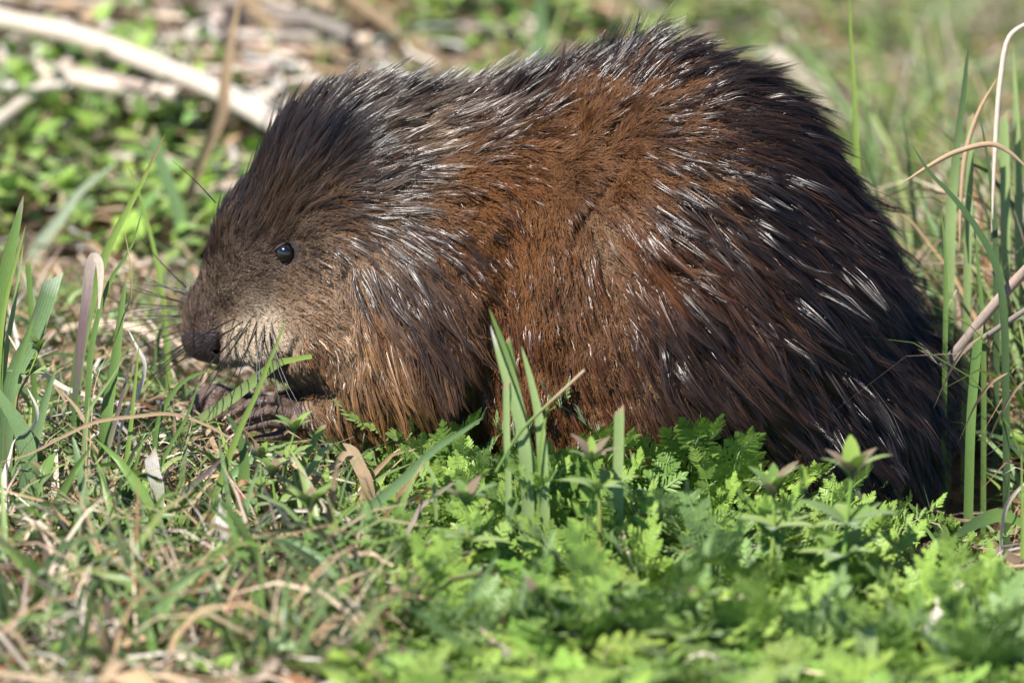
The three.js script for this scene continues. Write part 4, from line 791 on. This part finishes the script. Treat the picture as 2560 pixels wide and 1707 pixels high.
const rows = [
  { name: 'against the belly fur', spots: [[960, 1330, 0.80], [1060, 1335, 0.85], [1150, 1345, 0.95], [1245, 1345, 1.05], [1345, 1350, 0.95], [1450, 1352, 0.85], [1590, 1350, 1.1], [1725, 1350, 1.0], [1830, 1360, 0.95], [1960, 1370, 0.65], [2080, 1380, 0.65], [2230, 1400, 0.55], [2390, 1425, 0.55]] },
  { name: 'in the second row from the muskrat', spots: [[860, 1420, 0.7], [980, 1425, 0.8], [1110, 1430, 0.9], [1230, 1430, 0.9], [1370, 1432, 0.95], [1500, 1430, 0.9], [1630, 1435, 0.95], [1770, 1440, 0.95], [1920, 1450, 0.85], [2060, 1455, 0.85], [2190, 1480, 0.75], [2320, 1540, 0.7], [2490, 1600, 0.8]] },
  { name: 'in the third row from the muskrat', spots: [[820, 1520, 0.7], [960, 1530, 0.85], [1120, 1530, 0.95], [1290, 1535, 1.0], [1450, 1535, 0.95], [1610, 1540, 1.0], [1780, 1545, 1.0], [1950, 1550, 1.05], [2110, 1560, 0.95], [2280, 1640, 0.8], [2450, 1680, 1.0]] },
  { name: 'along the bottom edge', spots: [[760, 1650, 0.75], [930, 1655, 0.85], [1110, 1665, 0.95], [1300, 1670, 1.0], [1480, 1675, 1.0], [1660, 1680, 1.0], [1850, 1690, 1.0], [2040, 1700, 0.95], [2230, 1740, 0.95], [2420, 1790, 1.1], [2540, 1760, 1.0]] },
];
const ordinal = ['leftmost', 'second', 'third', 'fourth', 'fifth', 'sixth', 'seventh', 'eighth', 'ninth', 'tenth', 'eleventh', 'twelfth', 'thirteenth'];
for (const row of rows) row.spots.forEach(([px, py, size], k) => {
  const r = makeRng(px * 7 + py), p = onGround(px, py), o = base('feathery_plant', p, r() * 6.28);
  const which = k === row.spots.length - 1 ? 'rightmost' : k ? ordinal[k] + ' from the left' : 'leftmost';
  tag(o, 'feathery green plant, ' + which + ' ' + row.name, 'plant', 'feathery plants in front of the muskrat');
  const many = 6 + Math.floor(r() * 2), tone = Math.floor(r() * 6);
  for (let j = 0; j < many; j++) {
    const leaf = featheryLeaf(o, (tone + (r() < 0.35 ? 1 : 0)) % 6, r), steep = j < 2 ? 0.8 + 0.4 * r() : 0.3 + 0.65 * r();
    leaf.rotation.set(-steep, j / many * 6.28 + r() * 0.6, (r() - 0.5) * 0.5, 'YXZ'); leaf.scale.setScalar(size * (0.7 + 0.55 * r()) * (py < 1400 ? 1.2 : py > 1500 ? 0.88 : 1));
  }
});
{ // the under-storey of the same plants, leaf over leaf
  const parts = [rachis.g.clone()], r = makeRng(77), m4 = new THREE.Matrix4(), q = new THREE.Quaternion();
  for (const [t, a, s] of leafSlots) { q.setFromEuler(new THREE.Euler(-0.2, a, a > 0 ? -0.25 : 0.25, 'YXZ')); parts.push(leaflets[Math.floor(r() * 3)].clone().applyMatrix4(m4.compose(spine(t), q, new V3(s, s, s)))); }
  const leafAll = mergeGeometries(parts), copies = [], e = new THREE.Euler();
  for (let k = 0; k < 2100; k++) {
    const px = rnd(820, 2700), py = rnd(1330, 1900), p = onGround(px, py);
    if (rng() > smooth(800, 1050, px - (py - 1330) * -0.12) * (px > 2150 ? smooth(1460, 1640, py - (px - 2150) * 0.1) : 1) || (inBelly(p.x, p.z) && p.z < 0.04)) continue;
    e.set(-rnd(0.0, 0.5), rnd(0, 6.283), rnd(-0.3, 0.3), 'YXZ'); q.setFromEuler(e); const s = rnd(0.4, 0.75);
    copies.push([new THREE.Matrix4().compose(p.setY(p.y + rnd(0, 0.008)), q, new V3(s, s, s)), vary(pick([C.fern, C.herb, C.fern, [0.25, 0.38, 0.05], C.lime]), 0.3)]);
  }
  const im = new THREE.InstancedMesh(leafAll, L.leaf, copies.length);
  copies.forEach(([m, c], k) => { im.setMatrixAt(k, m); im.setColorAt(k, new THREE.Color(...c)); });
  im.name = 'low_foliage'; im.castShadow = im.receiveShadow = true; im.userData = { kind: 'stuff', label: 'dense low feathery foliage under the front plants', category: 'foliage' };
  scene.add(im);
}

// ---------- whorled sprigs ----------
const sprigLeaf = [leafGeometry(0.0105, 0.0020, 0.35, [1, 1, 1]), leafGeometry(0.0105, 0.0024, 0.15, [1, 1, 1])];
const sprigMat = ['herb', 'green', 'lime', 'plum'].map((c, i) => { const m = L.leaf.clone(); m.color = new THREE.Color(...(i === 3 ? [0.17, 0.12, 0.07] : scalec(C[c], 0.8))); m.name = 'sprig leaf'; return m; });
function sprig(label, mode, foot, top, whorls, size, red = 0.4) {
  const r = makeRng(foot[0] * 3 + foot[1]), p = path(mode, [top, [(top[0] + foot[0]) / 2 + (r() - 0.5) * 12, (top[1] + foot[1]) / 2], foot], 12).reverse(), o = base('whorled_sprig', p[0]), c0 = mixc(C.green, C.rust, red);
  tag(o, label, 'sprig', 'whorled sprigs');
  const local = p.map((x) => x.clone().sub(p[0]));
  meshOf('stem', new Build().stalk(local, (t) => 0.00075 * size * (1 - 0.5 * t), (t) => mixc(c0, C.green, t), 6).geometry(), L.stem, o);
  const n = local.length - 1;
  for (let k = 0; k < whorls; k++) {
    const t = whorls === 1 ? 1 : 1 - k * 0.30, at0 = local[Math.round(clamp(t, 0.1) * n)], leaves = k ? 6 : 7, open = k ? 0.35 : 0.85, s = size * (k ? 1.05 : 0.95), turn = r() * 6;
    for (let j = 0; j < leaves; j++) { const m = meshOf('leaf', sprigLeaf[k ? 1 : 0], sprigMat[k === 0 && r() < 0.3 ? 3 : Math.floor(r() * 3)], o); m.position.copy(at0); m.rotation.set(-open + (r() - 0.5) * 0.4, turn + j / leaves * 6.283, 0, 'YXZ'); m.scale.setScalar(s * (0.8 + 0.35 * r())); }
    if (!k) for (let j = 0; j < 4; j++) { const m = meshOf('bud_leaf', sprigLeaf[0], sprigMat[j % 2 ? 3 : 2], o); m.position.copy(at0); m.rotation.set(-1.25, j * 1.57, 0, 'YXZ'); m.scale.setScalar(s * 0.5); }
  }
}
sprig('whorled sprig standing in front of the near forearm', 4.5, [708, 1215], [735, 1082], 2, 0.95, 0.6);
sprig('whorled sprig with reddish stem low on the left thatch', 4, [112, 1470], [105, 1215], 3, 1.25, 0.8);
sprig('dark whorled sprig with purple bud beside the tall lower left blade', 4, [262, 1420], [262, 1225], 2, 1.0, 0.8);
sprig('whorled sprig with dark red bud at the left edge among blades', 0.8, [40, 1000], [95, 880], 2, 0.9, 0.9);
sprig('small whorled sprig below the elbow sprig', 5, [690, 1330], [680, 1195], 2, 1.0, 0.3);
sprig('blurred yellow-green whorled sprig at the left end of the feathery bed', 9, [795, 1480], [775, 1280], 3, 1.35, 0.6);
sprig('pink-tipped blurred sprig rising in the middle of the feathery bed', 9.5, [1165, 1450], [1165, 1265], 3, 1.3, 0.8);
sprig('pink-tipped sprig in front of the square-cut pale blade', 8.5, [1500, 1290], [1480, 1160], 2, 1.3, 0.5);
sprig('large pink-budded sprig below the dark rump', 9.5, [1930, 1400], [1935, 1245], 2, 1.6, 0.3);
sprig('blurred reddish sprig at the bottom edge left of middle', 16, [1360, 1700], [1345, 1520], 3, 1.4, 0.8);
sprig('blurred reddish sprig at the bottom edge below the rump', 17, [1735, 1740], [1730, 1530], 3, 1.5, 0.9);
sprig('blurred dark sprig in the lower left corner', 11, [265, 1640], [262, 1480], 2, 1.3, 0.8);
sprig('low sprig in the thatch beneath the forepaws', 4.4, [640, 1290], [652, 1150], 2, 0.8, 0.4);
sprig('tall bright sprig with long leaflets right of the large pink-budded sprig', 10.5, [2110, 1420], [2130, 1200], 3, 1.7, 0.0);

renderer.render(scene, camera);
